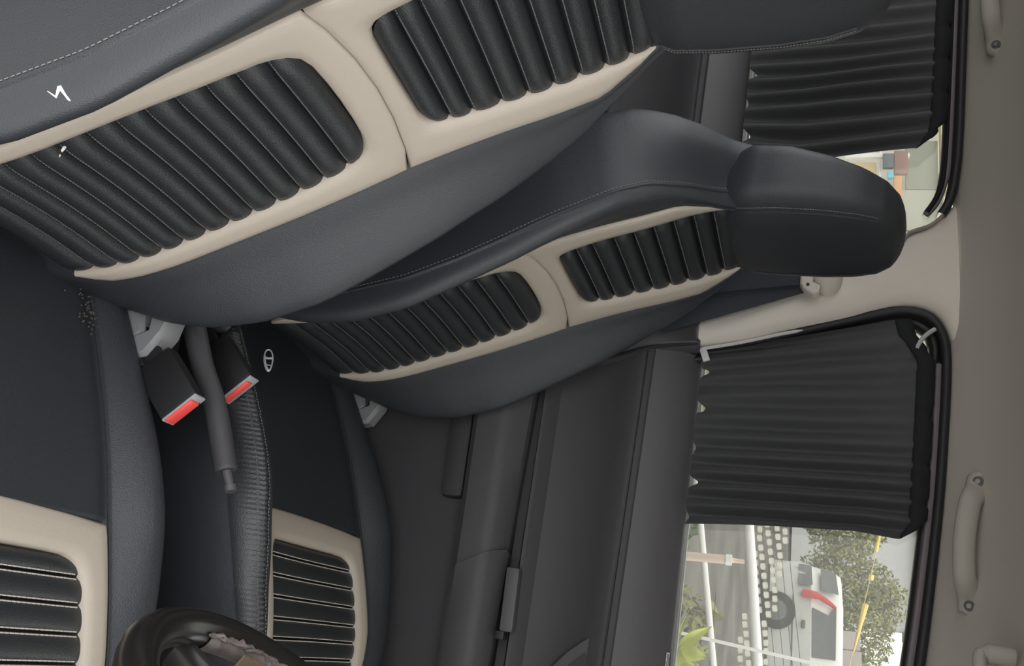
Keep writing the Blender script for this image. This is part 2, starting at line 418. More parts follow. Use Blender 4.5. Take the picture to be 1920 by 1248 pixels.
# pale metal edge of the pillar beside the glass
m_ = MB(); m_.tube(spline([(-0.588, 1.800, 1.326), (-0.604, 1.797, 1.40), (-0.622, 1.792, 1.47), (-0.632, 1.789, 1.515)], 5), [0.0035] * 14 + [0.002, 0.0012], 6)
m_.build('bright_edge', mat('pale_edge', (0.55, 0.53, 0.52), 0.4), w1, off=o1)
m_ = MB(); m_.box((-0.578, 1.805, 1.331), (0.030, 0.008, 0.014), R=Matrix.Rotation(math.radians(-20), 3, 'Y'), bev=0.002); m_.build('corner_clip', MATS['pale_edge'], w1, off=o1)

w2 = empty('window_2', (-1.3, 1.84, 1.36), kind='structure'); o2 = (-1.3, 1.84, 1.36)
fr2 = spline([(-2.1, 1.845), (-1.7, 1.830), (-1.373, 1.812), (-1.057, 1.797), (-0.962, 1.789), (-0.905, 1.778), (-0.872, 1.762)], 6)
ribbon('rubber_seal', fr2, 0.0085, rubber, w2, o2)
fr2b = spline([(-2.1, 1.823), (-1.7, 1.808), (-1.373, 1.792), (-1.057, 1.777), (-0.962, 1.769), (-0.915, 1.757), (-0.882, 1.738)], 6)
ribbon('inner_channel', fr2b, 0.006, plastic_deep, w2, o2, dy=0.010)
fr2c = spline([(-0.872, 1.765), (-0.852, 1.742), (-0.838, 1.707), (-0.815, 1.69), (-0.775, 1.64), (-0.719, 1.528), (-0.68, 1.40)], 6)
ribbon('slim_seal', fr2c, 0.003, handle_m, w2, o2, dy=0.004)
gp = [(x, wy(z), z) for (x, z) in [(-2.1, 1.36), (-2.1, 1.84), (-1.373, 1.81), (-0.96, 1.785), (-0.85, 1.75), (-0.78, 1.66), (-0.70, 1.50), (-0.66, 1.33)]]
gp2 = [(x, y + 0.004, z) for x, y, z in gp]
m_ = MB(); m_.loft([gp, gp2]); m_.build('glass_pane', glass, w2, smooth=False, off=o2)

# ------------------------------------------------------------------ seats
BASE = np.array([-0.1, 0.0, 0.36])
px = I([(0.40, -0.392), (.50, -0.380), (.56, -.373), (.602, -.377), (.65, -.385), (.701, -.402), (.751, -.424), (.807, -.449), (.863, -.474), (.917, -.50), (.958, -.521), (1.007, -.546), (1.057, -.569), (1.124, -.597), (1.189, -.621), (1.241, -.644), (1.30, -.668), (1.36, -.692), (1.42, -.705)])
_zz = np.linspace(0.40, 1.42, 205)
_xx = px(_zz); _k = np.ones(9) / 9
_xs = np.convolve(np.pad(_xx, 4, mode='edge'), _k, 'valid')
def pxs(z): return np.interp(z, _zz, _xs)
def BS(y, z, d):
    e = 0.004; s = (pxs(z + e) - pxs(z - e)) / (2 * e); L = math.hypot(1, s)
    return (pxs(z) + d / L, y, z - s * d / L)
hw = I([(.42, .21), (.52, .24), (.60, .252), (.9, .254), (1.08, .250), (1.16, .242), (1.21, .228), (1.26, .200), (1.30, .165), (1.34, .130), (1.38, .105)])
hwf = I([(.42, .21), (.52, .24), (.60, .252), (.9, .254), (1.08, .250), (1.16, .238), (1.21, .215), (1.26, .172), (1.30, .128), (1.34, .095), (1.38, .08)])
hh = I([(.42, .0), (.56, .004), (.60, .016), (.64, .034), (.70, .060), (.76, .078), (.84, .083), (.93, .070), (1.0, .060), (1.1, .036), (1.17, .014), (1.24, .002), (1.38, 0)])
DD = I([(.42, .10), (.6, .14), (.9, .15), (1.1, .165), (1.22, .178), (1.30, .155), (1.38, .11)])
wb = I([(.42, .13), (.575, .135), (.59, .145), (.61, .154), (1.241, .155), (1.288, .124), (1.315, .102), (1.38, .07)])
wl = I([(.54, .128), (.60, .126), (.70, .123), (.80, .12), (.85, .118), (.88, .115), (.914, .113), (.935, .110), (.950, .106), (.963, .099), (.971, .090), (.977, .072)])
wu = I([(1.044, .070), (1.049, .085), (1.056, .094), (1.068, .100), (1.10, .105), (1.16, .108), (1.25, .111), (1.28, .110), (1.30, .105), (1.33, .090)])
dpip = I([(.5, -.01), (.6, .0), (.7, .034), (.85, .046), (.93, .042), (1.0, .034), (1.1, .016), (1.2, -.010), (1.3, -.020), (1.38, -.03)])
def brec(y): return -0.011 * (1 - min(1, (y / .155) ** 2))

def sect(z):
    b, w, w2, h, D = wb(z), hwf(z), hw(z), hh(z), DD(z)
    b = min(b, w - 0.018); k = w - b; dp = dpip(z)
    half = [(0, -.030), (b * .5, -.028), (b - .012, -.020), (b - .003, -.006), (b + .10 * k, .08 * h + .001), (b + .30 * k, .32 * h), (b + .52 * k, .66 * h), (b + .72 * k, .94 * h), (b + .86 * k, 1.0 * h),
            (b + .955 * k, .80 * h + .12 * dp), (w, .30 * h + .5 * dp), (w + .001, dp - .004), (w * .8 + w2 * .2, dp - .03), (w2 - .004, -D * .55), (w2 - .012, -D * .85), (w2 - .035, -D), (w2 * .55, -D - .006), (0, -D - .008)]
    half = np.array(half)
    hs = spline(half, 3)
    full = np.concatenate([hs, (hs * [-1, 1])[::-1][1:-1]])
    return [BS(y, z, d) for y, d in full]
ROWS = 64

def stitch_line(mb, pts, n, size=0.0011, frac=0.62):
    pts = np.asarray(pts, float); d = np.r_[0, np.cumsum(np.linalg.norm(np.diff(pts, axis=0), axis=1))]
    t = np.linspace(0, d[-1], n + 1)
    Q = np.stack([np.interp(t, d, pts[:, k]) for k in range(3)], 1)
    for i in range(n):
        a = Q[i]; b = a + (Q[i + 1] - a) * frac
        t_ = (b - a) / (np.linalg.norm(b - a) + 1e-9); u = np.cross(t_, [0.3, 0.2, 0.9]); u /= np.linalg.norm(u); v = np.cross(t_, u)
        c = [(a if e == 0 else b) + size * (su * u + sv * v) * .5 for e in (0, 1) for su, sv in ((-1, -1), (1, -1), (1, 1), (-1, 1))]
        mb.add(c, [(0, 1, 5, 4), (1, 2, 6, 5), (2, 3, 7, 6), (3, 0, 4, 7), (0, 3, 2, 1), (4, 5, 6, 7)])

def rib_d(y, s, t, puff=0.0150, sink=-0.0080):
    return brec(y) + sink + puff * (4 * t * (1 - t)) ** 0.5 * (0.45 + 0.55 * (1 - abs(s) ** 10))
def rib_mesh(S, w, a, b, puff=0.0150, sink=-0.0080, ny=19, nt=9):
    rows = []
    for t in np.linspace(0, 1, nt):
        v = a + (b - a) * t; ww = w(v) + .003; row = []
        for s in np.linspace(-1, 1, ny):
            y = s * ww
            p = (4 * t * (1 - t)) ** 0.5
            e = 1 - abs(s) ** 10
            d = brec(y) + sink + puff * p * (0.45 + 0.55 * e)
            row.append(S(y, v, d))
        rows.append(row)
    return rows

def trim_mesh(S, inner, outer, prof=((0, -.012), (.04, -.002), (.12, .0035), (.35, .0050), (.7, .0048), (.92, .0038), (.975, .002), (1, -.004))):
    rows = []
    for (ya, va), (yb, vb) in zip(inner, outer):
        rows.append([S(ya + (yb - ya) * t, va + (vb - va) * t, brec(ya + (yb - ya) * t) + d) for t, d in prof])
    return rows

def build_seat(root):
    off = BASE
    # ---------------- backrest
    zs = np.r_[np.linspace(.42, 1.30, 52), np.linspace(1.31, 1.385, 8)]
    m_ = MB(); m_.loft([sect(z) for z in zs])
    back = m_.build('backrest', leather, root, off=off, angle=None)
    zl = [.560, .603, .639, .671, .702, .731, .761, .792, .822, .853, .884, .914, .945, .978]
    zu = [1.043, 1.071, 1.097, 1.131, 1.162, 1.193, 1.223, 1.253, 1.282, 1.316]
    for zz, w in ((zl, wl), (zu, wu)):
        for a, b in zip(zz[:-1], zz[1:]):
            MB().grid(rib_mesh(BS, w, a, b)).build('padded_rib', leather_rib, back, off=None if False else off, angle=None)
    st = MB()
    for zz, w in ((zl, wl), (zu, wu)):
        for k in range(1, len(zz) - 1):
            a, b = zz[k], zz[k + 1]; z = a + .0042; t = .0042 / (b - a)
            pts = [BS(q * w(z), z, rib_d(q * w(z), q, t) + .0004) for q in np.linspace(-.99, .99, 22)]
            stitch_line(st, pts, 56, 0.0010)
    s_ = st.build('stitching', thread, back, smooth=False, off=off); tag(s_, kind='stuff')
    # beige trims
    inner, outer = [], []
    for z in np.linspace(.572, .930, 18): inner.append((-wl(z), z)); outer.append((-wb(z), z))
    tops_i = [(-.110, .940), (-.106, .952), (-.098, .964), (-.086, .973), (-.068, .9775), (-.035, .979), (0, .9795)]
    sm = lambda y: 1.0045 + .016 * (1 - (y / .155) ** 2)
    tops_o = [(-.155, .945), (-.155, .962), (-.155, .985), (-.1545, 1.001), (-.12, sm(.12)), (-.06, sm(.06)), (0, sm(0))]
    inner += tops_i; outer += tops_o
    L_i, L_o = list(inner), list(outer)
    inner += [(-y, z) for y, z in L_i[::-1][1:]]; outer += [(-y, z) for y, z in L_o[::-1][1:]]
    MB().grid(trim_mesh(BS, inner, outer)).build('beige_trim', beige, back, off=off, angle=None)
    inner, outer = [], []
    zz = np.r_[np.linspace(1.315, 1.25, 6), np.linspace(1.235, 1.072, 8)]
    for z in zz: inner.append((-wu(z), z)); outer.append((-max(wb(z), wu(z) + .001), z))
    ti = [(-.0985, 1.064), (-.094, 1.055), (-.085, 1.048), (-.070, 1.044), (-.035, 1.043), (0, 1.0425)]
    to = [(-.155, 1.055), (-.155, 1.030), (-.1545, 1.0035), (-.12, sm(.12) - .0005), (-.06, sm(.06) - .0005), (0, sm(0) - .0005)]
    inner += ti; outer += to
    L_i, L_o = list(inner), list(outer)
    inner += [(-y, z) for y, z in L_i[::-1][1:]]; outer += [(-y, z) for y, z in L_o[::-1][1:]]
    MB().grid(trim_mesh(BS, inner, outer)).build('beige_trim', beige, back, off=off, angle=None)
    # piping with double stitch along both outer edges
    for s in (-1, 1):
        zp = np.linspace(.56, 1.36, 60)
        m_ = MB(); m_.tube([BS(s * (hwf(z) + .001), z, dpip(z) - .004) for z in zp], .0024, 6)
        m_.build('piping', leather, back, off=off)
    st = MB()
    for s in (-1, 1):
        for q in (0.005, -.005):
            stitch_line(st, [BS(s * (hwf(z) + .0014 - (0.003 if q > 0 else 0)), z, dpip(z) - .004 + q) for z in zp], 150, 0.0010)
    tag(st.build('edge_stitching', thread, back, smooth=False, off=off), kind='stuff')
    # ---------------- headrest
    ha = I([(1.285, .105), (1.305, .128), (1.33, .142), (1.38, .148), (1.45, .145), (1.50, .134), (1.535, .116), (1.556, .090), (1.566, .060), (1.571, .022)])
    hb = I([(1.285, .046), (1.305, .060), (1.33, .068), (1.39, .065), (1.45, .056), (1.50, .047), (1.535, .038), (1.556, .029), (1.566, .020), (1.571, .008)])
    hf = I([(1.285, -.680), (1.305, -.668), (1.33, -.662), (1.45, -.668), (1.50, -.671), (1.535, -.675), (1.556, -.681), (1.566, -.688), (1.571, -.697)])
    hc = lambda z: hf(z) - hb(z)
    rows = []
    zh = np.r_[np.linspace(1.285, 1.51, 16), np.linspace(1.52, 1.571, 14)]
    for z in zh:
        a, b, c = ha(z), hb(z), hc(z); th = np.linspace(0, 2 * np.pi, 48, endpoint=False)
        e = 2 / 3.4
        rows.append([(c + b * np.sign(np.cos(t)) * abs(np.cos(t)) ** e, a * np.sign(np.sin(t)) * abs(np.sin(t)) ** e, z + 0.010 * (np.cos(t) < -2)) for t in th])
    m_ = MB(); m_.loft(rows); hr = m_.build('headrest', leather, root, off=off, angle=None)
    for s in (-1, 1):
        zp = np.linspace(1.315, 1.530, 30)
        pp = [(hc(z) + hb(z) * math.cos(.62) ** e, s * ha(z) * math.sin(.62) ** e, z) for z in zp]
        m_ = MB(); m_.tube(pp, .0020, 6); m_.build('piping', leather, hr, off=off)
        st = MB(); stitch_line(st, [(hc(z) + hb(z) * math.cos(.72) ** e + .0004, s * (ha(z) * math.sin(.72) ** e + .0006), z) for z in zp], 60, .0010); tag(st.build('edge_stitching', thread, hr, smooth=False, off=off), kind='stuff')
    # ---------------- cushion
    cz = I([(-.50, .49), (-.45, .508), (-.382, .537), (-.298, .576), (-.218, .612), (-.13, .645), (-.067, .664), (-.007, .683), (.05, .699), (.10, .711), (.15, .718), (.19, .716), (.22, .706), (.245, .688), (.262, .66), (.270, .62)])
    cxs = np.linspace(-.5, .27, 160); czs = np.convolve(np.pad(cz(cxs), 6, mode='edge'), np.ones(13) / 13, 'valid')
    czf = lambda x: np.interp(x, cxs, czs)
    def crec(y): return -0.020 * (1 - min(1, (y / .2) ** 2))
    def CS(y, x, d): 
        return (x, y, czf(x) + (crec(y) - brec(y)) + d)
    bol = I([(-.48, .018), (-.38, .026), (-.26, .036), (-.16, .046), (-.09, .048), (0, .036), (.05, .028), (.15, .018), (.27, .006)])
    cw = I([(-.48, .245), (-.36, .262), (-.2, .272), (-.05, .275), (.06, .268), (.15, .250), (.22, .225), (.27, .20)])
    rows = []
    xcs = np.r_[np.linspace(-.48, -.078, 18), [-.072, -.064], np.linspace(-.05, .255, 22), [.266, .2695]]
    for x in xcs:
        z0 = czf(x); h = bol(x); w = cw(x); sk = 0 if x < -.07 else -.016
        sq = 0.19 if x < 0.1 else 0.19 - 0.0
        W = .2 if x < .1 else max(.165, .2 - (x - .1) * .18)
        half = [(0, crec(0) + sk), (W * .35, crec(.07) + sk), (W * .7, crec(.14) + sk), (W - .02, crec(.18) + sk), (W - .006, -.004 + sk * .6), (W, -.003), (W + .006, .002), (W + (w - W) * .25, h * .45), (W + (w - W) * .5, h * .88), (W + (w - W) * .72, h), (w - .006, h * .72), (w, h * .1 - .01), (w + .002, -.05), (w - .002, -.11), (w - .015, -.18), (w - .05, -.20), (0, -.20)]
        hs = spline(half, 2); full = np.concatenate([hs, (hs * [-1, 1])[::-1][1:-1]])
        zl_ = 0.44
        rows.append([(x, y, max(z0 + d, min(zl_, z0 + crec(y)))) for y, d in full])
    m_ = MB(); m_.loft(rows); cush = m_.build('cushion', leather, root, off=off, angle=None)
    wc = I([(-.0235, .120), (-.021, .138), (-.015, .150), (-.006, .158), (.006, .163), (.05, .165), (.11, .165), (.17, .160), (.21, .15), (.24, .135)])
    xcl = [-.0240, -.001, .030, .062, .094, .123, .153, .184, .216]
    for a, b in zip(xcl[:-1], xcl[1:]):
        MB().grid(rib_mesh(CS, wc, a, b, puff=.010)).build('padded_rib', leather_rib, cush, off=off, angle=None)
    inner, outer = [], []
    W2 = lambda x: .199 if x < .1 else max(.164, .199 - (x - .1) * .18)
    for x in np.linspace(.235, .012, 16): inner.append((-wc(x), x)); outer.append((-W2(x), x))
    ti = [(-.160, -.001), (-.154, -.011), (-.145, -.018), (-.130, -.0225), (-.10, -.024), (-.05, -.0245), (0, -.0245)]
    to = [(-.199, -.012), (-.199, -.035), (-.199, -.055), (-.198, -.068), (-.14, -.072), (-.07, -.075), (0, -.076)]
    inner += ti; outer += to
    L_i, L_o = list(inner), list(outer)
    inner += [(-y, z) for y, z in L_i[::-1][1:]]; outer += [(-y, z) for y, z in L_o[::-1][1:]]
    MB().grid(trim_mesh(CS, inner, outer)).build('beige_trim', beige, cush, off=off, angle=None)
    st = MB()
    for k in range(1, len(xcl) - 1):
        for sg, b in ((-1, xcl[k - 1]), (1, xcl[k + 1])):
            L_ = abs(b - xcl[k]); x = xcl[k] + sg * .0027; t = .0027 / L_
            stitch_line(st, [CS(q * wc(x), x, rib_d(q * wc(x), q, t, .010) + .0004) for q in np.linspace(-.98, .98, 18)], 46, .0013, 0.82)
    tag(st.build('stitching', thread_pale, cush, smooth=False, off=off), kind='stuff')
    # seam welts beside the beige
    for s in (-1, 1):
        m_ = MB(); m_.tube([(x, s * (W2(x) + .003), czf(x) + .0015) for x in np.linspace(-.44, .24, 40)], .0022, 6); m_.build('piping', leather, cush, off=off)
    # ---------------- recliner covers on both flanks
    for s in (1,):
        y0, y1 = s * .252, s * .284
        m_ = MB(); m_.prism([(-.400, .50), (-.392, .565), (-.378, .590), (-.340, .600), (-.318, .578), (-.318, .50)], y0, y1, bev=.006)
        rc = m_.build('recliner_cover', cover_grey, root, off=off)
        m_ = MB(); m_.prism([(-.372, .606), (-.372, .640), (-.340, .634), (-.306, .612), (-.296, .570), (-.312, .555), (-.322, .585), (-.345, .604)], y0, y1 + s * .006, bev=.007)
        m_.build('cover_band', cover_grey, rc, off=off)
    # seat rails under the cushion
    for s in (-1, 1):
        m_ = MB(); m_.box((-.1, s * .19, .38), (.62, .045, .10), bev=.006); m_.build('seat_rail', plastic_deep, root, off=off)
    return back, hr, cush

YD, YP = 0.832, 0.832 + 0.683
ds = empty('driver_seat', (BASE[0], YD, BASE[2]), 'black and beige ribbed leather front seat nearest the viewer, its edge torn white', 'seat')
back, hr, cush = build_seat(ds)

def copy_tree(o, parent=None):
    c = o.copy(); COL.objects.link(c); c.parent = parent
    for ch in list(o.children): copy_tree(ch, c)
    return c
ps = copy_tree(ds)
ps.name = 'passenger_seat'
ps.location = (BASE[0] - 0.075, YP, BASE[2] + 0.045)
ps['label'] = 'black and beige ribbed leather front seat beside the far curtained door, headrest fully in view'
hinge = Vector((-.40, 0, .58)); T0 = Vector((-.0773 + 0.075, 0, .0594 - 0.045))
B4 = Matrix.Translation(Vector(BASE))
Mb = B4.inverted() @ Matrix.Translation(hinge + T0) @ Matrix.Rotation(-.0682, 4, 'Z') @ Matrix.Rotation(.0682, 4, 'X') @ Matrix.Rotation(.1045, 4, 'Y') @ Matrix.Translation(-hinge) @ B4
pcush = None
for ch in ps.children:
    n_ = ch.name.split('.')[0]
    if n_ in ('backrest', 'headrest'): ch.matrix_local = Mb
    if n_ == 'cushion': pcush = ch

# wear on the driver seat
def bolster_pt(y, z, d=0.0): return np.array(BS(y, z, d)) - BASE
def quad_strip(name, pts, r, m, parent):
    mb = MB(); mb.tube(pts, r, 6); return mb.build(name, m, parent)
# ------------------------------------------------------------------ chrome ring on passenger cushion
root = empty('chrome_ring', (-0.380, 1.335, 0.657), 'small chrome oval ring lying by the rear corner of the far seat', 'ring')
th = np.linspace(0, 2 * np.pi, 40, endpoint=False)
E = [(0.019 * np.cos(t), -.004 * np.cos(t) + 0.003 * np.sin(t), .0060 * np.sin(t) * (1 - .3 * np.cos(t)) + 0.006 * np.cos(t)) for t in th]
m_ = MB(); m_.tube(E, [.0012 + .0012 * max(0, np.sin(t * 1.0 + 2.2)) for t in th], 8, closed=True); m_.build('oval_ring', chrome, root)
m_ = MB(); m_.tube([(-.004, 0, -.007), (-.003, 0, 0), (-.004, 0.001, .005)], .0020, 6); m_.tube([(.008, 0, -.004), (.009, .001, .008)], .0011, 6); m_.build('cross_bar', chrome, root)

# ------------------------------------------------------------------ buckles
def buckle(name, c, label, slot_side):
    root = empty(name, c, label, 'buckle', 'seat belt buckles between the seats')
    l = np.array([.72, 0, .69]); w = np.array([.69, 0, -.72]); t = np.array([0, 1.0, 0])
    R = np.stack([w, t, l], 1)
    m_ = MB(); m_.box(-l * .045, (.060, .026, .088), R, bev=.004); hs = m_.build('housing', plastic_deep, root, angle=50)
    m_ = MB(); m_.box(-l * .115, (.030, .012, .09), R, bev=.003); m_.build('stalk', plastic_deep, root)
    m_ = MB(); m_.box(l * .0005 - t * 0.0, (.058, .025, .004), R, bev=.0015); fr = m_.build('end_frame', mat('grey_buckle_plastic', (.33, .33, .35), .45), root)
    m_ = MB(); m_.box(l * .0035 + t * (-.0025 if slot_side < 0 else -.0050) + w * .003, (.046, .0195 if slot_side < 0 else .0125, .005), R, bev=.002); m_.build('release_button', red_m, root)
    m_ = MB(); m_.box(l * .0028 + t * (.0022 if slot_side > 0 else .0092), (.040, .0020, .002), R); m_.build('tongue_slot', plastic_deep, root, smooth=False)
    return root
buckle('seat_belt_buckle', (-.236, 1.098, .686), 'seat belt buckle with red button beside the near cushion', -1)
buckle('seat_belt_buckle', (-.300, 1.226, .684), 'seat belt buckle with red button against the far cushion', 1)

# ------------------------------------------------------------------ parking brake
pb = empty('parking_brake', (-.36, 1.16, .42), 'black parking brake lever between the two front seats', 'lever')
op = (-.36, 1.16, .42)
path = spline([(-.46, 1.16, .575), (-.375, 1.16, .626), (-.314, 1.16, .657), (-.258, 1.16, .692), (-.191, 1.16, .722), (-.166, 1.16, .733)], 6)
m_ = MB(); m_.tube(path, np.interp(np.arange(len(path)), [0, 8, 16, 24, 29, 30], [.020, .017, .0165, .0165, .0165, .0145]), 14, flat=(1, .92)); m_.build('grip', plastic, pb, off=op)
m_ = MB(); m_.tube([(-.170, 1.16, .732), (-.146, 1.16, .744)], [.0070, .0062], 12); m_.tube([(-.147, 1.16, .7437), (-.139, 1.16, .747)], [.0088, .0085], 12); m_.build('release_button', plastic_sill, pb, off=op)
m_ = MB(); m_.loft([[(-.44 + .14 * k / 4 - .01 + (.10 - .014 * k) * np.cos(t), 1.16 + (.044 - .006 * k) * np.sin(t), .42 + .057 * k) for t in np.linspace(0, 2 * np.pi, 20, endpoint=False)] for k in range(4)]); m_.build('boot', rubber, pb, off=op)

# small torn vinyl bag with a hook between the seat backs
tb = empty('torn_pouch', (-.44, 1.24, .56), 'dark torn vinyl pouch behind the far buckle, beige lining showing', 'pouch'); ot = (-.44, 1.30, .56)
m_ = MB(); m_.tube(spline([(-.470, 1.29, .58), (-.430, 1.29, .588), (-.402, 1.29, .610), (-.398, 1.29, .632), (-.425, 1.29, .642), (-.460, 1.30, .645)], 5), .0065, 8); m_.build('rolled_edge', plastic, tb, off=ot)
m_ = MB(); m_.box((-.445, 1.315, .612), (.075, .02, .055), bev=.006); m_.build('pouch_body', plastic_deep, tb, off=ot)
m_ = MB(); m_.box((-.432, 1.303, .618), (.024, .008, .018), bev=.003); m_.build('lining', handle_m, tb, off=ot)

# ------------------------------------------------------------------ steering wheel
sw = empty('steering_wheel', (.142, .872, 1.057), 'glossy black steering wheel with peeling rim, bottom corner of the picture', 'steering wheel')
tlt = 0.626
A = np.array([math.sin(tlt), 0, math.cos(tlt)]); Bv = np.array([0, 1.0, 0]); Nn = np.array([-math.cos(tlt), 0, math.sin(tlt)])
def wheel(u, rad, h=0.0): return (math.cos(u) * A + math.sin(u) * Bv) * rad + Nn * h
m_ = MB(); U = np.linspace(0, 2 * np.pi, 96, endpoint=False); Vv = np.linspace(0, 2 * np.pi, 18, endpoint=False)
m_.grid([[wheel(u, .188 + .0185 * math.cos(v), .0195 * math.sin(v)) for v in Vv] for u in U], True, True)
rim = m_.build('rim', gloss, sw)
# peeled patch on the inside of the far rim, ragged edge of lifted leather around it
def patch(u0, u1, v0, v1, lift, nu=26, nv=8, rag=0.0):
    P = []
    for i, u in enumerate(np.linspace(u0, u1, nu)):
        r = rng.normal(0, rag) if rag else 0
        P.append([wheel(u, .188 + (.0185 + lift) * math.cos(v), (.0195 + lift) * math.sin(v)) for v in np.linspace(v0 + r, v1 + r * .6, nv)])
    return P
m_ = MB(); m_.grid(patch(2.25, 3.02, 2.75, 4.1, .0012, rag=.07)); m_.build('bare_patch', torn, rim)
m_ = MB()
for i in range(2):
    m_.tube([wheel(u, .188 + (.0205) * math.cos(v), .0215 * math.sin(v)) for u, v in zip(np.linspace(2.2, 3.06, 30), 2.72 + rng.normal(0, .06, 30) + .1 * i)], np.abs(rng.normal(.0016, .0007, 30)) + .0006, 6)
m_.build('lifted_leather', torn, rim)
m_ = MB()
for u in (1.75, 4.53, 3.14):
    c = [wheel(u, r, -.022 + .0 * r) for r in (.03, .10, .178)]
    m_.tube(c, [.030, .024, .018], 10, flat=(1, .45))
m_.build('spoke', gloss, sw)
m_ = MB(); m_.loft([[wheel(u, r, h) for u in np.linspace(0, 2 * np.pi, 32, endpoint=False)] for r, h in ((.075, -.045), (.085, -.03), (.082, -.012), (.06, .0), (.02, .004))]); m_.build('horn_pad', gloss, sw)
m_ = MB()
for k in range(14): m_.box(wheel(2.55 + .018 * k, .150, -.012), (.0035, .0022, .040), np.stack([Bv, A, Nn], 1))
m_.build('ribbed_foil', bronze, sw, smooth=False)
m_ = MB(); m_.tube([Nn * -.03, Nn * -.30], [.045, .055], 20); m_.build('column', plastic_deep, sw)

# ------------------------------------------------------------------ curtains
def curtain(name, x0, x1, zb, zt, tape, label, seed, fr_edge, corner=None, wl_=.030, lf_edge=lambda v: 0):
    r = np.random.default_rng(seed)
    root = empty(name, ((x0 + x1) / 2, 1.81, float(zb((x0 + x1) / 2))), label, 'curtain', 'window curtains')
    off = np.array(root.location)
    nx, nz = 220, 44
    a1, a2, a3 = r.uniform(0, 6, 3)
    def phase(x): return 2 * np.pi * x / wl_ + 1.6 * np.sin(9 * x + a1) + 0.9 * np.sin(23 * x + a2)
    amp = lambda x: .0095 + .0040 * np.sin(13 * x + a3)
    def surf(u, v):
        xe = x0 + (x1 - x0) * u
        b, t = zb(xe), zt(xe)
        z = b + (t - b) * v
        x = xe + fr_edge(v) * u ** 6 + lf_edge(v) * (1 - u) ** 4
        ph = phase(xe) + .5 * np.sin(5 * z + a2) * (1 - v)
        A_ = amp(xe) * (.55 + .6 * np.sin(np.pi * min(1, v * 1.05)) ** .7) * np.interp(v, [0, .06, .9, 1], [.7, 1, 1, .35])
        w2 = .004 * np.sin(31 * xe + 9 * z + a1) * (1 - abs(2 * v - 1)) + .003 * np.sin(14 * z + 40 * xe + a3) * (1 - v)
        y = 1.822 - .125 * (z - 1.32) - .006 + A_ * np.sin(ph) + w2
        return (x, y, z)
    vv = np.linspace(0, tape, nz)
    rows = []
    for u in np.linspace(0, 1, nx):
        xe = x0 + (x1 - x0) * u
        sc = .017 * max(0, np.sin(phase(xe) * .5 + a1)) ** 2.5 * (0.35 + 0.65 * (np.sin(xe * 37 + a2) > -.1))
        row = []
        for v in vv:
            p = list(surf(u, v)); p[2] += sc * (1 - v / tape) ** 6; row.append(p)
        rows.append(row)
    m_ = MB(); m_.grid(rows); cl = m_.build('cloth', cloth, root, off=off, angle=None)
    rows = []
    for u in np.linspace(0, 1, 120):
        p = np.array(surf(u, tape)); q = np.array(surf(u, 1.0)); y = 1.822 - .125 * (q[2] - 1.32) - .010
        xe = x0 + (x1 - x0) * u
        nick = .006 * max(0, np.sin(phase(xe) * .45 + 2)) ** 6
        rows.append([(p[0], y + .006, p[2] - .004), (p[0], y, p[2]), (q[0], y - .001 * np.sin(60 * u), q[2] - nick), (q[0], y + .004, q[2] - nick)])
    m_ = MB(); m_.grid(rows); m_.build('header_tape', mat('black_tape', (.014, .015, .017), .8, .2, .4, 600), root, off=off, angle=None)
    if corner: corner(root, off)
    return root
zb1 = I([(-.70, 1.327), (-.59, 1.326), (-.25, 1.315), (-.2, 1.313)])
zt1 = I([(-.60, 1.704), (-.57, 1.716), (-.555, 1.735), (-.540, 1.748), (-.27, 1.732), (-.24, 1.712)])
def hook_corner(root, off):
    m_ = MB(); m_.tube(spline([(-.636, 1.764, 1.748), (-.628, 1.762, 1.738), (-.617, 1.762, 1.727), (-.603, 1.763, 1.719), (-.596, 1.763, 1.7165)], 5), .0042, 8); m_.build('plastic_hook', hook_m, root, off=off)
curtain('window_curtain', -.590, -.243, zb1, zt1, .935, 'pleated black curtain over the front passenger window, white hook at top corner', 3, lambda v: np.interp(v, [0, .3, .75, .93, 1], [0, -.006, -.010, -.002, -.020]), hook_corner, .034, lambda v: -.066 * v)
zb2 = I([(-1.9, 1.412), (-1.0, 1.376), (-.9, 1.372)])
zt2 = I([(-1.9, 1.812), (-1.37, 1.789), (-1.06, 1.774), (-1.02, 1.757), (-1.005, 1.745)])
curtain('window_curtain', -1.75, -1.005, zb2, zt2, .930, 'pleated black curtain over the rear door window, behind the headrests', 11, lambda v: np.interp(v, [0, .3, .75, .93, 1], [-.015, .008, -.004, -.008, -.030]), None, .036)
# rails
def rail(name, pts, r, label):
    o = MB().tube(spline(pts, 5), r, 8, flat=(1.0, .7)).build(name, rail_m); return tag(o, label, 'rail', None)
rail('curtain_rail', [(-.572, 1.776, 1.7555), (-.42, 1.776, 1.7475), (-.274, 1.777, 1.735), (-.04, 1.780, 1.706), (.15, 1.783, 1.672), (.33, 1.788, 1.622), (.45, 1.792, 1.575)], .0062, 'thin plum grey curtain rail along the top of the front passenger window')
rail('curtain_rail', [(-2.0, 1.772, 1.820), (-1.374, 1.774, 1.797), (-1.009, 1.776, 1.779), (-.945, 1.778, 1.770), (-.900, 1.780, 1.754), (-.878, 1.782, 1.736)], .0062, 'thin plum grey curtain rail along the top of the rear door window')

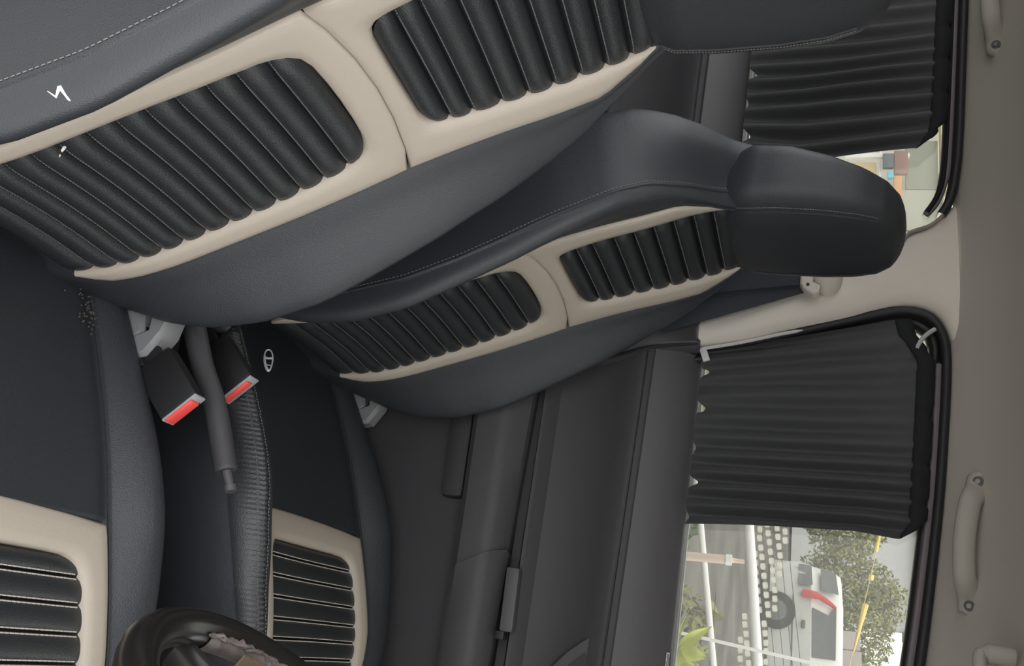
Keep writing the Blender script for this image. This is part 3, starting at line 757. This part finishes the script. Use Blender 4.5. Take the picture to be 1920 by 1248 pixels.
# ------------------------------------------------------------------ seat belt on the pillar
sb = empty('seat_belt', (-.72, 1.772, 1.30), 'dark seat belt hanging from beige guide on the B pillar', 'seat belt'); ob = (-.72, 1.772, 1.30)
def strap(c0, c1, w0, w1, nseg=10, y=1.770):
    rows = []
    for t in np.linspace(0, 1, nseg):
        c = np.array(c0) * (1 - t) + np.array(c1) * t; w = w0 + (w1 - w0) * t
        rows.append([(c[0] - w / 2, y, c[1]), (c[0] + w / 2, y - .0004, c[1]), (c[0] + w / 2, y + .0015, c[1]), (c[0] - w / 2, y + .0015, c[1])])
    return MB().loft(rows)
strap((-.742, 1.512), (-.700, 1.20), .056, .060, y=1.755).build('webbing', webbing, sb, off=ob, angle=40)
strap((-.742, 1.514), (-.668, 1.25), .084, .124, y=1.764).build('webbing', webbing, sb, off=ob, angle=40)  # dark filler widened past the belt to black out the gap by the pillar
m_ = MB(); m_.prism([(-.770, 1.508), (-.712, 1.506), (-.700, 1.514), (-.690, 1.530), (-.692, 1.542), (-.708, 1.545), (-.716, 1.530), (-.770, 1.532)], 1.742, 1.765, bev=.003); m_.build('belt_guide', pillar_m, sb, off=ob)
m_ = MB(); m_.loft([[(-.752 + r * 1.45 * np.cos(t), 1.766 - h, 1.552 + r * .80 * np.sin(t) + .20 * r * np.cos(t)) for t in np.linspace(0, 2 * np.pi, 24, endpoint=False)] for r, h in ((.040, 0), (.038, .014), (.030, .026), (.016, .032), (.004, .033))]); m_.build('guide_cover', pillar_m, sb, off=ob)
m_ = MB(); m_.tube([(-.7085, 1.741, 1.520), (-.7085, 1.744, 1.520)], .0035, 8); m_.build('guide_hole', plastic_deep, sb, off=ob)

# ------------------------------------------------------------------ grab handles
def grab_handle(name, xa, xb, zfun, label):
    root = empty(name, ((xa + xb) / 2, 1.71, float(zfun((xa + xb) / 2))), label, 'handle', 'roof grab handles')
    off = np.array(root.location)
    L = xb - xa; P = []; R_ = []
    for t in np.linspace(-.085, 1.085, 36):
        x = xa + L * t; e = max(0, min(t - .06, .94 - t)) / .14; s = min(1, e); s = s * s * (3 - 2 * s)
        P.append((x, 1.704 - .026 * s - .006 * math.sin(math.pi * min(1, max(0, t))), zfun(x) - .012 * s - .012 * math.sin(math.pi * min(1, max(0, t))) + .010)); R_.append((.0140 + .0035 * (1 - s)) * max(.25, 1 - max(0, abs(t - .5) - .53) ** 2 * 220))
    m_ = MB(); m_.tube(P, R_, 14, flat=(1.25, .8)); m_.build('grip', handle_m, root, off=off)
    for k, x in enumerate((xa, xb)):
        z = zfun(x)
        m_ = MB()
        m_.loft([[(x + .030 * a * np.cos(t), 1.722 - h * .8 - .000, z + .014 + .022 * a * np.sin(t) - h * .4) for t in np.linspace(0, 2 * np.pi, 24, endpoint=False)] for a, h in ((.62, -.030), (.6, .010), (.5, .014))])
        fo = m_.build('foot', handle_m, root, off=off)
        m_ = MB(); nn = np.array((.12, -.90, -.42)); c = np.array((x, 1.704, z + .010)) + nn * .0150
        m_.tube([c - nn * .004, c + nn * .0015], [.0085, .0085], 14); m_.build('screw_well', plastic_sill, fo, off=off)
        m_ = MB(); m_.tube([c, c + nn * .0035], [.0052, .0042], 10); m_.build('screw', screw_m, fo, off=off)
    return root
zf1 = lambda x: np.interp(x, [-.36, -.13], [1.797, 1.777])
zf2 = lambda x: np.interp(x, [-1.5, -1.19], [1.862, 1.846])
grab_handle('grab_handle', -.345, -.142, zf1, 'grey beige roof grab handle above the front passenger door')
grab_handle('grab_handle', -1.43, -1.20, zf2, 'grey beige roof grab handle above the rear door, cut by the picture edge')

# sun visor at the front of the roof
sv = empty('sun_visor', (.04, 1.55, 1.78), 'grey beige sun visor folded up at the front of the roof', 'visor'); os_ = (.04, 1.55, 1.78)
rows = []
for t in np.linspace(0, 1, 16):
    y = 1.08 + .37 * t; q = 2 * t - 1; a = max(.02, (1 - abs(q) ** 5)) ** .5
    rows.append([(-.115 + .10 + .10 * np.cos(th_) * a + .010 * (1 - a), y, 1.792 + .018 * a * np.sin(th_) - .16 * (.10 * np.cos(th_) * a)) for th_ in np.linspace(0, 2 * np.pi, 26, endpoint=False)])
m_ = MB(); m_.loft(rows); m_.build('visor_panel', headliner, sv, off=os_)
m_ = MB(); m_.tube(spline([(-.060, 1.50, 1.800), (-.062, 1.50, 1.765), (-.055, 1.495, 1.755), (-.02, 1.47, 1.752), (.03, 1.45, 1.752)], 5), [.014] * 6 + [.010] * 15, 10); m_.build('hinge_arm', handle_m, sv, off=os_)

#OUTSIDE
# ------------------------------------------------------------------ wear on the driver seat
tear = MB()
def bolster_path(pts):
    return [np.array(BS(y, z, d)) - BASE for y, z, d in pts]
def hsec(y, z):            # height of the bolster surface above the panel plane
    b, w, h, D = wb(z), hwf(z), hh(z), DD(z); k = w - b; t = (abs(y) - b) / k
    return float(np.interp(t, [0, .1, .3, .52, .72, .86, .955, 1], [0, .08 * h, .32 * h, .66 * h, .94 * h, h, .80 * h + .12 * dpip(z), .3 * h + .5 * dpip(z)]))
def on(y, z, e=.0012): return (y, z, hsec(y, z) + e)
TY = -.2505
tear.tube(bolster_path([on(TY - .0005, .812), on(TY + .001, .818), on(TY - .0005, .823)]), [.0004, .0013, .0020], 6)
tear.tube(bolster_path([on(TY - .0005, .823), on(TY + .003, .827), on(TY + .006, .829)]), [.0020, .0011, .0004], 6)
tag(tear.build('torn_stuffing', fluff, back), kind='stuff')
t2_ = MB(); t2_.tube(bolster_path([(-.124, .744, .006), (-.121, .739, .006), (-.118, .737, .005)]), [.0016, .0015, .0006], 6)
t2_.tube(bolster_path([(-.114, .732, .004), (-.112, .730, .004)]), [.0009, .0006], 5)
tag(t2_.build('torn_stuffing', fluff, back), kind='stuff')
# dust where backrest and cushion meet, crumbs on both cushions
cr = MB()
for k in range(70):
    y = .195 + rng.normal(0, .016); x = -.345 + rng.normal(0, .022)
    cr.box((x - BASE[0], y, np.interp(x, [-.45, -.382, -.298, -.218], [.508, .537, .576, .612]) - BASE[2] + .003), (.0016, .0016, .0012))
for cu_ in ds.children:
    if cu_.name.startswith('cushion'):
        tag(cr.build('dust_crumbs', dust, cu_, smooth=False), kind='stuff')
# gathered elastic edge along the outer side of the passenger cushion
ge = MB(); rows = []
XS = np.linspace(-.40, .22, 400)
for i, x in enumerate(XS):
    z0 = float(np.interp(x, [-.45, -.382, -.298, -.218, -.13, -.067, -.007, .05, .10, .15, .22], [.508, .537, .576, .612, .645, .664, .683, .699, .711, .718, .706]))
    h = float(np.interp(x, [-.48, -.38, -.26, -.16, -.09, 0, .05, .15, .27], [.018, .026, .036, .046, .048, .036, .028, .018, .006]))
    w = float(np.interp(x, [-.48, -.36, -.2, -.05, .06, .15, .22, .27], [.245, .262, .272, .275, .268, .25, .225, .20]))
    rp_ = .0009 * math.sin(i * 1.35) + .0004 * math.sin(i * .31)
    rows.append([(x - BASE[0], -(w + o) + 0, z0 + h * a + dz - BASE[2]) for o, a, dz in ((-.019, 1.0, -.002), (-.016, .97, .0015 + rp_), (-.011, .86, .0022 + rp_), (-.006, .66, .002 + rp_), (-.001, .42, .0015 + rp_), (.004, .10, 0), (.0035, .0, -.012))])
ge.grid(rows)
gp_ = ge.build('gathered_piping', leather_rib, pcush, angle=None)
st = MB()
R3 = np.array(rows)
for c in (1, 3): stitch_line(st, R3[:, c] + [0, -.0004, .0008], 130, .0008, .55)
tag(st.build('edge_stitching', thread, pcush, smooth=False), kind='stuff')

# ------------------------------------------------------------------ outside, seen through the two windows
grass_m = mat('leaf_olive', (0.27, 0.275, 0.11), 0.7, 0.2, var=.4, vscale=3)
leaf_dark = mat('leaf_dark_green', (0.11, 0.145, 0.06), 0.7, 0.2, var=.4, vscale=8)
leaf_lime = mat('leaf_lime', (0.80, 0.86, 0.22), 0.45, 0.4, var=.12, vscale=20)
bark = mat('brown_bark', (0.10, 0.08, 0.06), 0.9, 0.1)
grey_dark = mat('dark_grey_glass', (0.10, 0.105, 0.11), 0.15, 0.5)
silver = mat('silver_car_paint', (0.50, 0.50, 0.49), 0.35, 0.5, coat=.3)
white_car = mat('white_car_paint', (0.78, 0.78, 0.76), 0.35, 0.5, coat=.3)
lamp_red = mat('red_lamp_lens', (0.55, 0.02, 0.03), 0.25, 0.5)
tyre = mat('tyre_rubber', (0.02, 0.02, 0.021), 0.8)
pink = mat('pale_pink_pole_paint', (0.80, 0.62, 0.52), 0.6)
yellow = mat('yellow_tape', (0.95, 0.72, 0.20), 0.5)
cream = mat('cream_render', (0.80, 0.66, 0.40), 0.8)
greygreen = mat('grey_green_panel', (0.33, 0.34, 0.27), 0.6)
palepanel = mat('pale_green_panel', (0.50, 0.51, 0.42), 0.6)

# white handrail
hr_ = empty('white_handrail', (-.25, 3.4, YG(3.4)), 'white double handrail on posts outside the front passenger window', 'handrail'); oh = np.array(hr_.location)
m_ = MB(); m_.tube([(-1.6, 3.4, 1.075), (-.455, 3.4, 1.253), (.006, 3.4, 1.325), (1.2, 3.4, 1.51)], .011, 10); m_.build('rail', white_m, hr_, off=oh)
m_ = MB(); m_.tube([(-1.6, 3.4, 1.294), (-.471, 3.4, 1.418), (-.012, 3.4, 1.468), (1.2, 3.4, 1.60)], .0165, 10); m_.build('rail', white_m, hr_, off=oh)
for x in (-1.5, 1.1): MB().tube([(x, 3.4, YG(3.4)), (x, 3.4, 1.31 + (x + 1.5) * .108)], .016, 10).build('post', white_m, hr_, off=oh)
# thin leaning rod
o = MB().tube([(-.195, 3.0, .02 + YG(3.0)), (-.078, 3.0, 1.215), (-.034, 3.0, 1.665), (.02, 3.0, 2.22)], .0048, 8).build('thin_rod', white_m); tag(o, 'thin leaning white rod crossing both white handrails', 'rod')
# pink post
pp = empty('pink_post', (-.305, 3.0, YG(3.0)), 'pale pink post with white cap and thin tip, in front of handrails', 'post'); op_ = np.array(pp.location)
m_ = MB(); m_.tube([(-.303, 3.0, YG(3.0)), (-.304, 3.0, 1.225), (-.306, 3.0, 1.362)], .0135, 12); m_.build('shaft', pink, pp, off=op_)
m_ = MB(); m_.tube([(-.306, 3.0, 1.358), (-.306, 3.0, 1.376)], .0165, 12); m_.build('cap', white_m, pp, off=op_)
m_ = MB(); m_.tube([(-.306, 3.0, 1.374), (-.305, 3.0, 1.413)], [.0075, .006], 10); m_.build('tip', pink, pp, off=op_)
# rows of small pale squares on thin dark cords
SQUARES = [(-0.489, 1.456), (-0.457, 1.456), (-0.423, 1.462), (-0.39, 1.467), (-0.357, 1.472), (-0.324, 1.477), (-0.291, 1.483), (-0.258, 1.488), (-0.225, 1.493), (-0.192, 1.498), (-0.158, 1.485), (-0.126, 1.49), (-0.094, 1.495), (-0.066, 1.497), (-0.03, 1.497), (-0.478, 1.485), (-0.446, 1.491), (-0.412, 1.496), (-0.379, 1.501), (-0.346, 1.507), (-0.313, 1.511), (-0.279, 1.516), (-0.248, 1.518), (-0.499, 1.516), (-0.468, 1.52), (-0.434, 1.525), (-0.402, 1.53), (-0.368, 1.531), (-0.336, 1.532), (-0.215, 1.519), (-0.49, 1.545), (-0.458, 1.546), (-0.399, 1.442), (-0.367, 1.445), (-0.334, 1.448), (-0.302, 1.452), (-0.269, 1.457), (-0.236, 1.461), (-0.204, 1.466), (-0.175, 1.417), (-0.148, 1.419), (-0.116, 1.425), (-0.093, 1.407), (-0.083, 1.429), (-0.059, 1.408), (-0.051, 1.433), (-0.029, 1.409), (-0.018, 1.438)]
SQUARES += [(-.521, 1.450), (-.553, 1.445), (-.51, 1.480), (-.543, 1.475), (-.532, 1.51), (-.523, 1.54), (.01, 1.44), (.004, 1.412), (.005, 1.50)]
tc_ = empty('square_rows', (-.25, 3.6, YG(3.6)), 'rows of small white squares on thin dark cords behind handrail', 'pattern'); ot_ = np.array(tc_.location)
bm_ = MB(); bm_.box((0, 0, 0), (.0225, .004, .0195), R=Matrix.Rotation(math.radians(-9), 3, 'Y'), bev=.006)
proto = bm_.build('tag', mat('pale_square', (.78, .76, .68), .6), tc_)
for k, (x, z) in enumerate(SQUARES):
    c = proto if k == 0 else proto.copy()
    if k: COL.objects.link(c); c.parent = tc_
    c.location = Vector((x, 3.6, z)) - Vector(ot_)
net = MB()
for z0 in (1.405, 1.433, 1.46, 1.49, 1.52, 1.548): net.tube([(-.9, 3.605, z0 - .055), (.4, 3.605, z0 + .125)], .0012, 5)
for x in (-.9, .4): net.tube([(x, 3.605, YG(3.6)), (x, 3.605, 1.75)], .012, 8)
tag(net.build('thin_cord', tyre, tc_, off=ot_), kind='stuff')

# parked car beyond
van = empty('parked_car', (-.2, 20.9, YG(20.6)), 'white and silver car parked across the yard, red tail lamp', 'car'); ov = np.array(van.location)
def pl(z, ins, ys=0): return [(-2.25 + ins, 21.6 - ins, z), (-2.22 + ins, 20.75 + ins * .3, z), (-1.98 + ins, 20.35 + ins, z), (-1.55 + ins * .6, 20.05 + ins, z), (-.4, 20.0 + ins, z), (2.1 - ins * 1.5, 20.02 + ins, z), (2.2 - ins * 2, 20.9, z), (2.1 - ins * 1.5, 21.65 - ins, z)]
m_ = MB(); m_.loft([pl(1.68, .06), pl(1.72, 0), pl(2.3, -.01), pl(2.52, .02)]); m_.build('body', silver, van, off=ov)
m_ = MB(); m_.loft([pl(2.50, .04), pl(2.72, .09), pl(3.04, .17), pl(3.12, .24), pl(3.15, .36)]); m_.build('cabin', white_car, van, off=ov)
def pane(name, pts, m, par=van): 
    a = np.array(pts, float); mb = MB(); mb.loft([a, a + [0, .05, 0]]); return mb.build(name, m, par, off=ov, smooth=False)
pane('rear_window', [(-2.13, 20.55, 2.71), (-1.66, 20.10, 2.70), (-1.60, 20.17, 3.04), (-2.05, 20.62, 3.01)], grey_dark)
pane('plate_recess', [(-2.17, 20.52, 2.28), (-1.72, 20.08, 2.27), (-1.74, 20.09, 2.54), (-2.16, 20.56, 2.53)], grey_dark)
pane('side_window', [(-1.30, 20.05, 2.55), (-.36, 20.02, 2.56), (-.36, 20.10, 3.0), (-1.38, 20.14, 3.0), (-1.18, 20.10, 2.86)], grey_dark)
m_ = MB(); m_.tube(spline([(-1.56, 19.99, 2.34), (-1.55, 19.99, 2.50), (-1.52, 20.02, 2.66), (-1.42, 20.08, 2.86), (-1.34, 20.12, 2.98)], 5), [.075] * 10 + [.055] * 4 + list(np.linspace(.05, .03, 7)), 10); m_.build('tail_lamp', lamp_red, van, off=ov)
for x in (-1.17, 1.45):
    th = np.linspace(0, 2 * np.pi, 32, endpoint=False)
    mb = MB(); mb.loft([[(x + r * np.cos(t), y, 1.86 + r * np.sin(t)) for t in th] for r, y in ((.30, 19.94), (.36, 19.97), (.37, 20.05), (.37, 20.2))]); w_ = mb.build('wheel', tyre, van, off=ov)
    mb = MB(); mb.loft([[(x + r * np.cos(t), y, 1.86 + r * np.sin(t)) for t in th] for r, y in ((.05, 19.93), (.2, 19.935), (.21, 19.95))]); mb.build('hub_cap', grey_dark, w_, off=ov)
m_ = MB(); m_.box((-.96, 19.98, 2.38), (.16, .04, .07), bev=.012); m_.build('door_handle', grey_dark, van, off=ov)
m_ = MB(); m_.tube([(-1.5, 19.995, 2.17), (2.0, 19.99, 2.19)], .012, 6); m_.build('side_moulding', grey_dark, van, off=ov)

# yellow barrier strip
m_ = MB(); m_.tube([(-1.71, 12, 2.84), (-1.5, 12, 2.80)], [.02, .024], 8); m_.tube([(-1.225, 12, 2.752), (-1.165, 12, 2.742)], .034, 8); m_.tube([(-.885, 12, 2.69), (-.34, 12, 2.57)], [.040, .008], 8)
m_.tube([(-3.2, 12, 3.16), (-1.7, 12, 2.85), (.9, 12, 2.30)], .004, 6); 
for x, z in ((-3.2, 3.2), (.9, 2.35)): m_.tube([(x, 12, YG(12)), (x, 12, z)], .03, 8)
tag(m_.build('yellow_barrier', yellow), 'yellow banded barrier rope stretched above the parked car', 'barrier')

def foliage(name, c, rad, nleaf, size, m, parent, off, seed, squash=1.0):
    r = np.random.default_rng(seed); V = []; F = []
    lump = r.normal(0, 1, (14, 3)); lump /= np.linalg.norm(lump, axis=1)[:, None]
    for k in range(nleaf):
        d = r.normal(0, 1, 3); d /= np.linalg.norm(d)
        q = np.array(rad) * (.62 + .38 * np.clip((lump @ d).max(), 0, 1) ** 3) * (r.uniform(.35, 1) ** .4)
        p = np.array(c) + d * q
        a = r.normal(0, 1, 3); a /= np.linalg.norm(a); b = np.cross(a, d + r.normal(0, .4, 3)); b /= np.linalg.norm(b) + 1e-9
        s = size * r.uniform(.6, 1.4); n0 = len(V)
        V += [p - a * s, p + b * s * .45, p + a * s, p - b * s * .45]; F.append((n0, n0 + 1, n0 + 2, n0 + 3))
    return mesh(name, V, F, m, parent, smooth=False, off=off)
def tree(x, y, top, rad, label, m, seed, n_=2600, size=.065):
    g0 = float(YG(y)); t = empty('tree', (x, y, g0), label, 'tree', None); off = np.array(t.location)
    MB().tube(spline([(x, y, g0), (x + .05, y, g0 + (top - g0) * .4), (x - .08, y + .1, top - rad * .5)], 4), np.linspace(.13, .05, 9), 8).build('trunk', bark, t, off=off)
    br = MB()
    for k in range(5):
        a = k * 1.3 + seed; br.tube([(x, y, top - rad * 1.3), (x + .7 * rad * math.cos(a), y + .5 * rad * math.sin(a), top - rad * .6 + .2 * math.sin(3 * a))], [.05, .015], 6)
    br.build('branch', bark, t, off=off)
    foliage('crown', (x, y, top - rad), (rad * 1.05, rad * .9, rad), n_, size, m, t, off, seed)
tree(-4.2, 25, 4.9, 1.35, 'pale olive tree leftmost behind the parked car', grass_m, 21, 6000)
tree(-1.9, 28, 5.5, 1.75, 'tall olive tree in the middle behind the yellow barrier', grass_m, 22, 8000)
tree(.25, 25.4, 4.5, 1.15, 'smaller olive tree beyond the yellow barrier', grass_m, 23, 5000)
tree(3.0, 27, 4.9, 1.2, 'rightmost olive tree beyond the white handrail', grass_m, 24, 5000)
def shrub(x, y, h, w, label, m, seed, n_=900, size=.045):
    g0 = float(YG(y)); t = empty('shrub', (x, y, g0), label, 'shrub', 'shrubs behind the white handrail'); off = np.array(t.location)
    sm_ = MB()
    for k in range(4): sm_.tube([(x, y, g0), (x + w * .6 * math.cos(k * 1.6), y + w * .4 * math.sin(k * 1.6), g0 + h * .7)], [.012, .005], 6)
    sm_.build('stem', bark, t, off=off)
    foliage('leaves', (x, y, g0 + h * .55), (w, w * .8, h * .55), n_, size, m, t, off, seed)
for k, (x, y, h, w) in enumerate(((-1.45, 5.4, 1.00, .30), (-.80, 5.2, .97, .31), (-.14, 5.3, 1.0, .31), (.50, 5.1, .95, .28))):
    shrub(x, y, h, w, ('dark green shrub farthest from the lime plant, behind the white handrail', 'olive shrub behind the pink post and the white handrail', 'dark green shrub behind the lime green plant', 'olive shrub past the lime plant, outside the picture edge')[k], leaf_dark if k % 2 else grass_m, 40 + k)

# lime leaved plant close to the window
lp_ = empty('lime_plant', (-.02, 2.62, YG(2.62)), 'bright lime green leafy plant just outside the window', 'plant'); ol = np.array(lp_.location)
MB().tube(spline([(-.02, 2.64, YG(2.62)), (-.03, 2.63, .6), (-.015, 2.62, 1.24)], 6), [.012] * 12 + [.006], 8).build('stem', leaf_dark, lp_, off=ol)
def leaf(base, tip, w, bend):
    base, tip = np.array(base, float), np.array(tip, float); d = tip - base; L = np.linalg.norm(d); u = np.cross(d, [0, 1, .15]); u /= np.linalg.norm(u)
    rows = []
    for t in np.linspace(0, 1, 10):
        ww = w * math.sin(math.pi * t ** .75) * (1 - .15 * t); c = base + d * t + np.array([0, -.03 * math.sin(math.pi * t), -bend * t * t])
        rows.append([c - u * ww, c - u * ww * .5 + [0, .006, 0], c + [0, .010, 0], c + u * ww * .5 + [0, .006, 0], c + u * ww])
    MB().grid(rows).build('leaf', leaf_lime, lp_, off=ol, angle=None)
for b_, t_, w_, bd in (((-.030, 2.62, 1.262), (-.092, 2.60, 1.345), .016, .0), ((-.025, 2.62, 1.262), (-.012, 2.58, 1.348), .022, .01), ((-.028, 2.61, 1.245), (-.075, 2.59, 1.262), .016, .01), ((-.02, 2.61, 1.24), (.03, 2.58, 1.285), .024, .0),
                       ((-.01, 2.60, 1.225), (.035, 2.58, 1.235), .020, .01), ((-.035, 2.62, 1.255), (-.135, 2.63, 1.285), .004, .0), ((-.012, 2.61, 1.235), (.04, 2.57, 1.33), .022, .01), ((-.02, 2.62, 1.23), (-.035, 2.57, 1.215), .018, .02), ((.0, 2.60, 1.215), (.05, 2.55, 1.260), .024, .01), ((-.04, 2.63, 1.235), (-.085, 2.60, 1.236), .017, .01), ((.01, 2.61, 1.25), (.012, 2.56, 1.315), .019, .0), ((.02, 2.61, 1.21), (.055, 2.56, 1.215), .022, .02)):
    leaf(b_, t_, w_, bd)

# low pale wall and far pale house
wl_r = empty('low_wall', (-1.0, 23.6, YG(23.6)), 'low pinkish grey panel wall in front of the trees', 'wall'); ow = np.array(wl_r.location)
pk = mat('pinkish_panel', (.46, .40, .39), .8)
for k in range(8):
    m_ = MB(); m_.box((-.9 + .42 * k, 23.6, YG(23.6) + 1.02 + .03 * k), (.40, .10, 2.0), bev=.02); m_.build('panel', pk, wl_r, off=ow)
fh = empty('far_house', (-3.6, 34, YG(34)), 'far pale grey house rising behind the olive trees', 'house'); of = np.array(fh.location)
pale = mat('pale_render', (.62, .62, .64), .8)
m_ = MB(); m_.box((-3.4, 34, YG(34) + 1.9), (3.2, 3, 3.8)); m_.build('wall', pale, fh, off=of, smooth=False)
m_ = MB(); m_.prism([(-5.3, YG(34) + 3.8), (-1.5, YG(34) + 3.8), (-2.6, YG(34) + 4.5), (-4.2, YG(34) + 4.5)], 32.2, 35.6); m_.build('roof', mat('grey_roof', (.5, .5, .52), .8), fh, off=of, smooth=False)
m_ = MB(); m_.box((-2.6, 32.47, YG(34) + 2.6), (.7, .08, .9), bev=.02); m_.build('window', grey_dark, fh, off=of)

# shop front seen through the rear door window
sh_ = empty('shop_front', (-5.2, 9.2, YG(9.2)), 'cream shop front with pale panels outside the rear door window', 'building'); os2 = np.array(sh_.location)
gy = float(YG(9.2))
def part(name, c, s_, m, bev=.01): MB().box(c, s_, bev=bev).build(name, m, sh_, off=os2)
part('wall', (-6.0, 9.6, gy + 1.9), (6.0, .3, 3.8), mat('white_wall', (.74, .72, .66), .8))
part('fascia', (-5.35, 9.0, 3.13), (1.34, .10, .19), cream)
part('fascia', (-3.85, 9.0, 3.35), (1.5, .10, .60), mat('pale_yellow_board', (.62, .58, .40), .7))
part('window_panel', (-5.0, 9.05, 2.87), (.55, .06, .30), greygreen)
part('window_panel', (-4.50, 9.05, 2.88), (.44, .06, .42), palepanel)
part('window_panel', (-4.02, 9.05, 2.80), (.48, .06, .52), palepanel)
part('frame_post', (-5.09, 9.0, 2.44), (.05, .05, .62), white_m)
part('frame_post', (-5.0, 9.02, 2.475), (1.0, .04, .022), white_m, .004)
part('wall_panel', (-4.93, 9.1, 2.28), (.26, .06, .34), cream)
part('wall_panel', (-4.66, 9.1, 2.24), (.25, .06, .42), palepanel)
part('counter', (-4.95, 8.9, gy + .62), (1.7, .4, 1.24), white_m)
def shop_item(name, c, s_, m, label, cat):
    o = MB().box((0, 0, 0), s_, bev=min(s_) * .15).build(name, m); o.location = c; tag(o, label, cat)
shop_item('blue_board', (-4.83, 8.93, 2.56), (.07, .05, .05), mat('cyan_board', (.10, .60, .75), .5), 'small cyan board on the shop front', 'board')
shop_item('orange_board', (-4.70, 8.93, 2.63), (.24, .05, .075), mat('orange_board', (.75, .38, .16), .6), 'orange strip board on the shop front', 'board')
shop_item('red_board', (-4.97, 8.93, 2.66), (.26, .05, .13), mat('dull_red_board', (.34, .20, .17), .6), 'dull red board below the grey shop panel', 'board')
shop_item('slate_board', (-4.99, 8.93, 2.54), (.16, .05, .10), mat('slate_board', (.16, .17, .20), .6), 'slate grey board left of the cyan one', 'board')
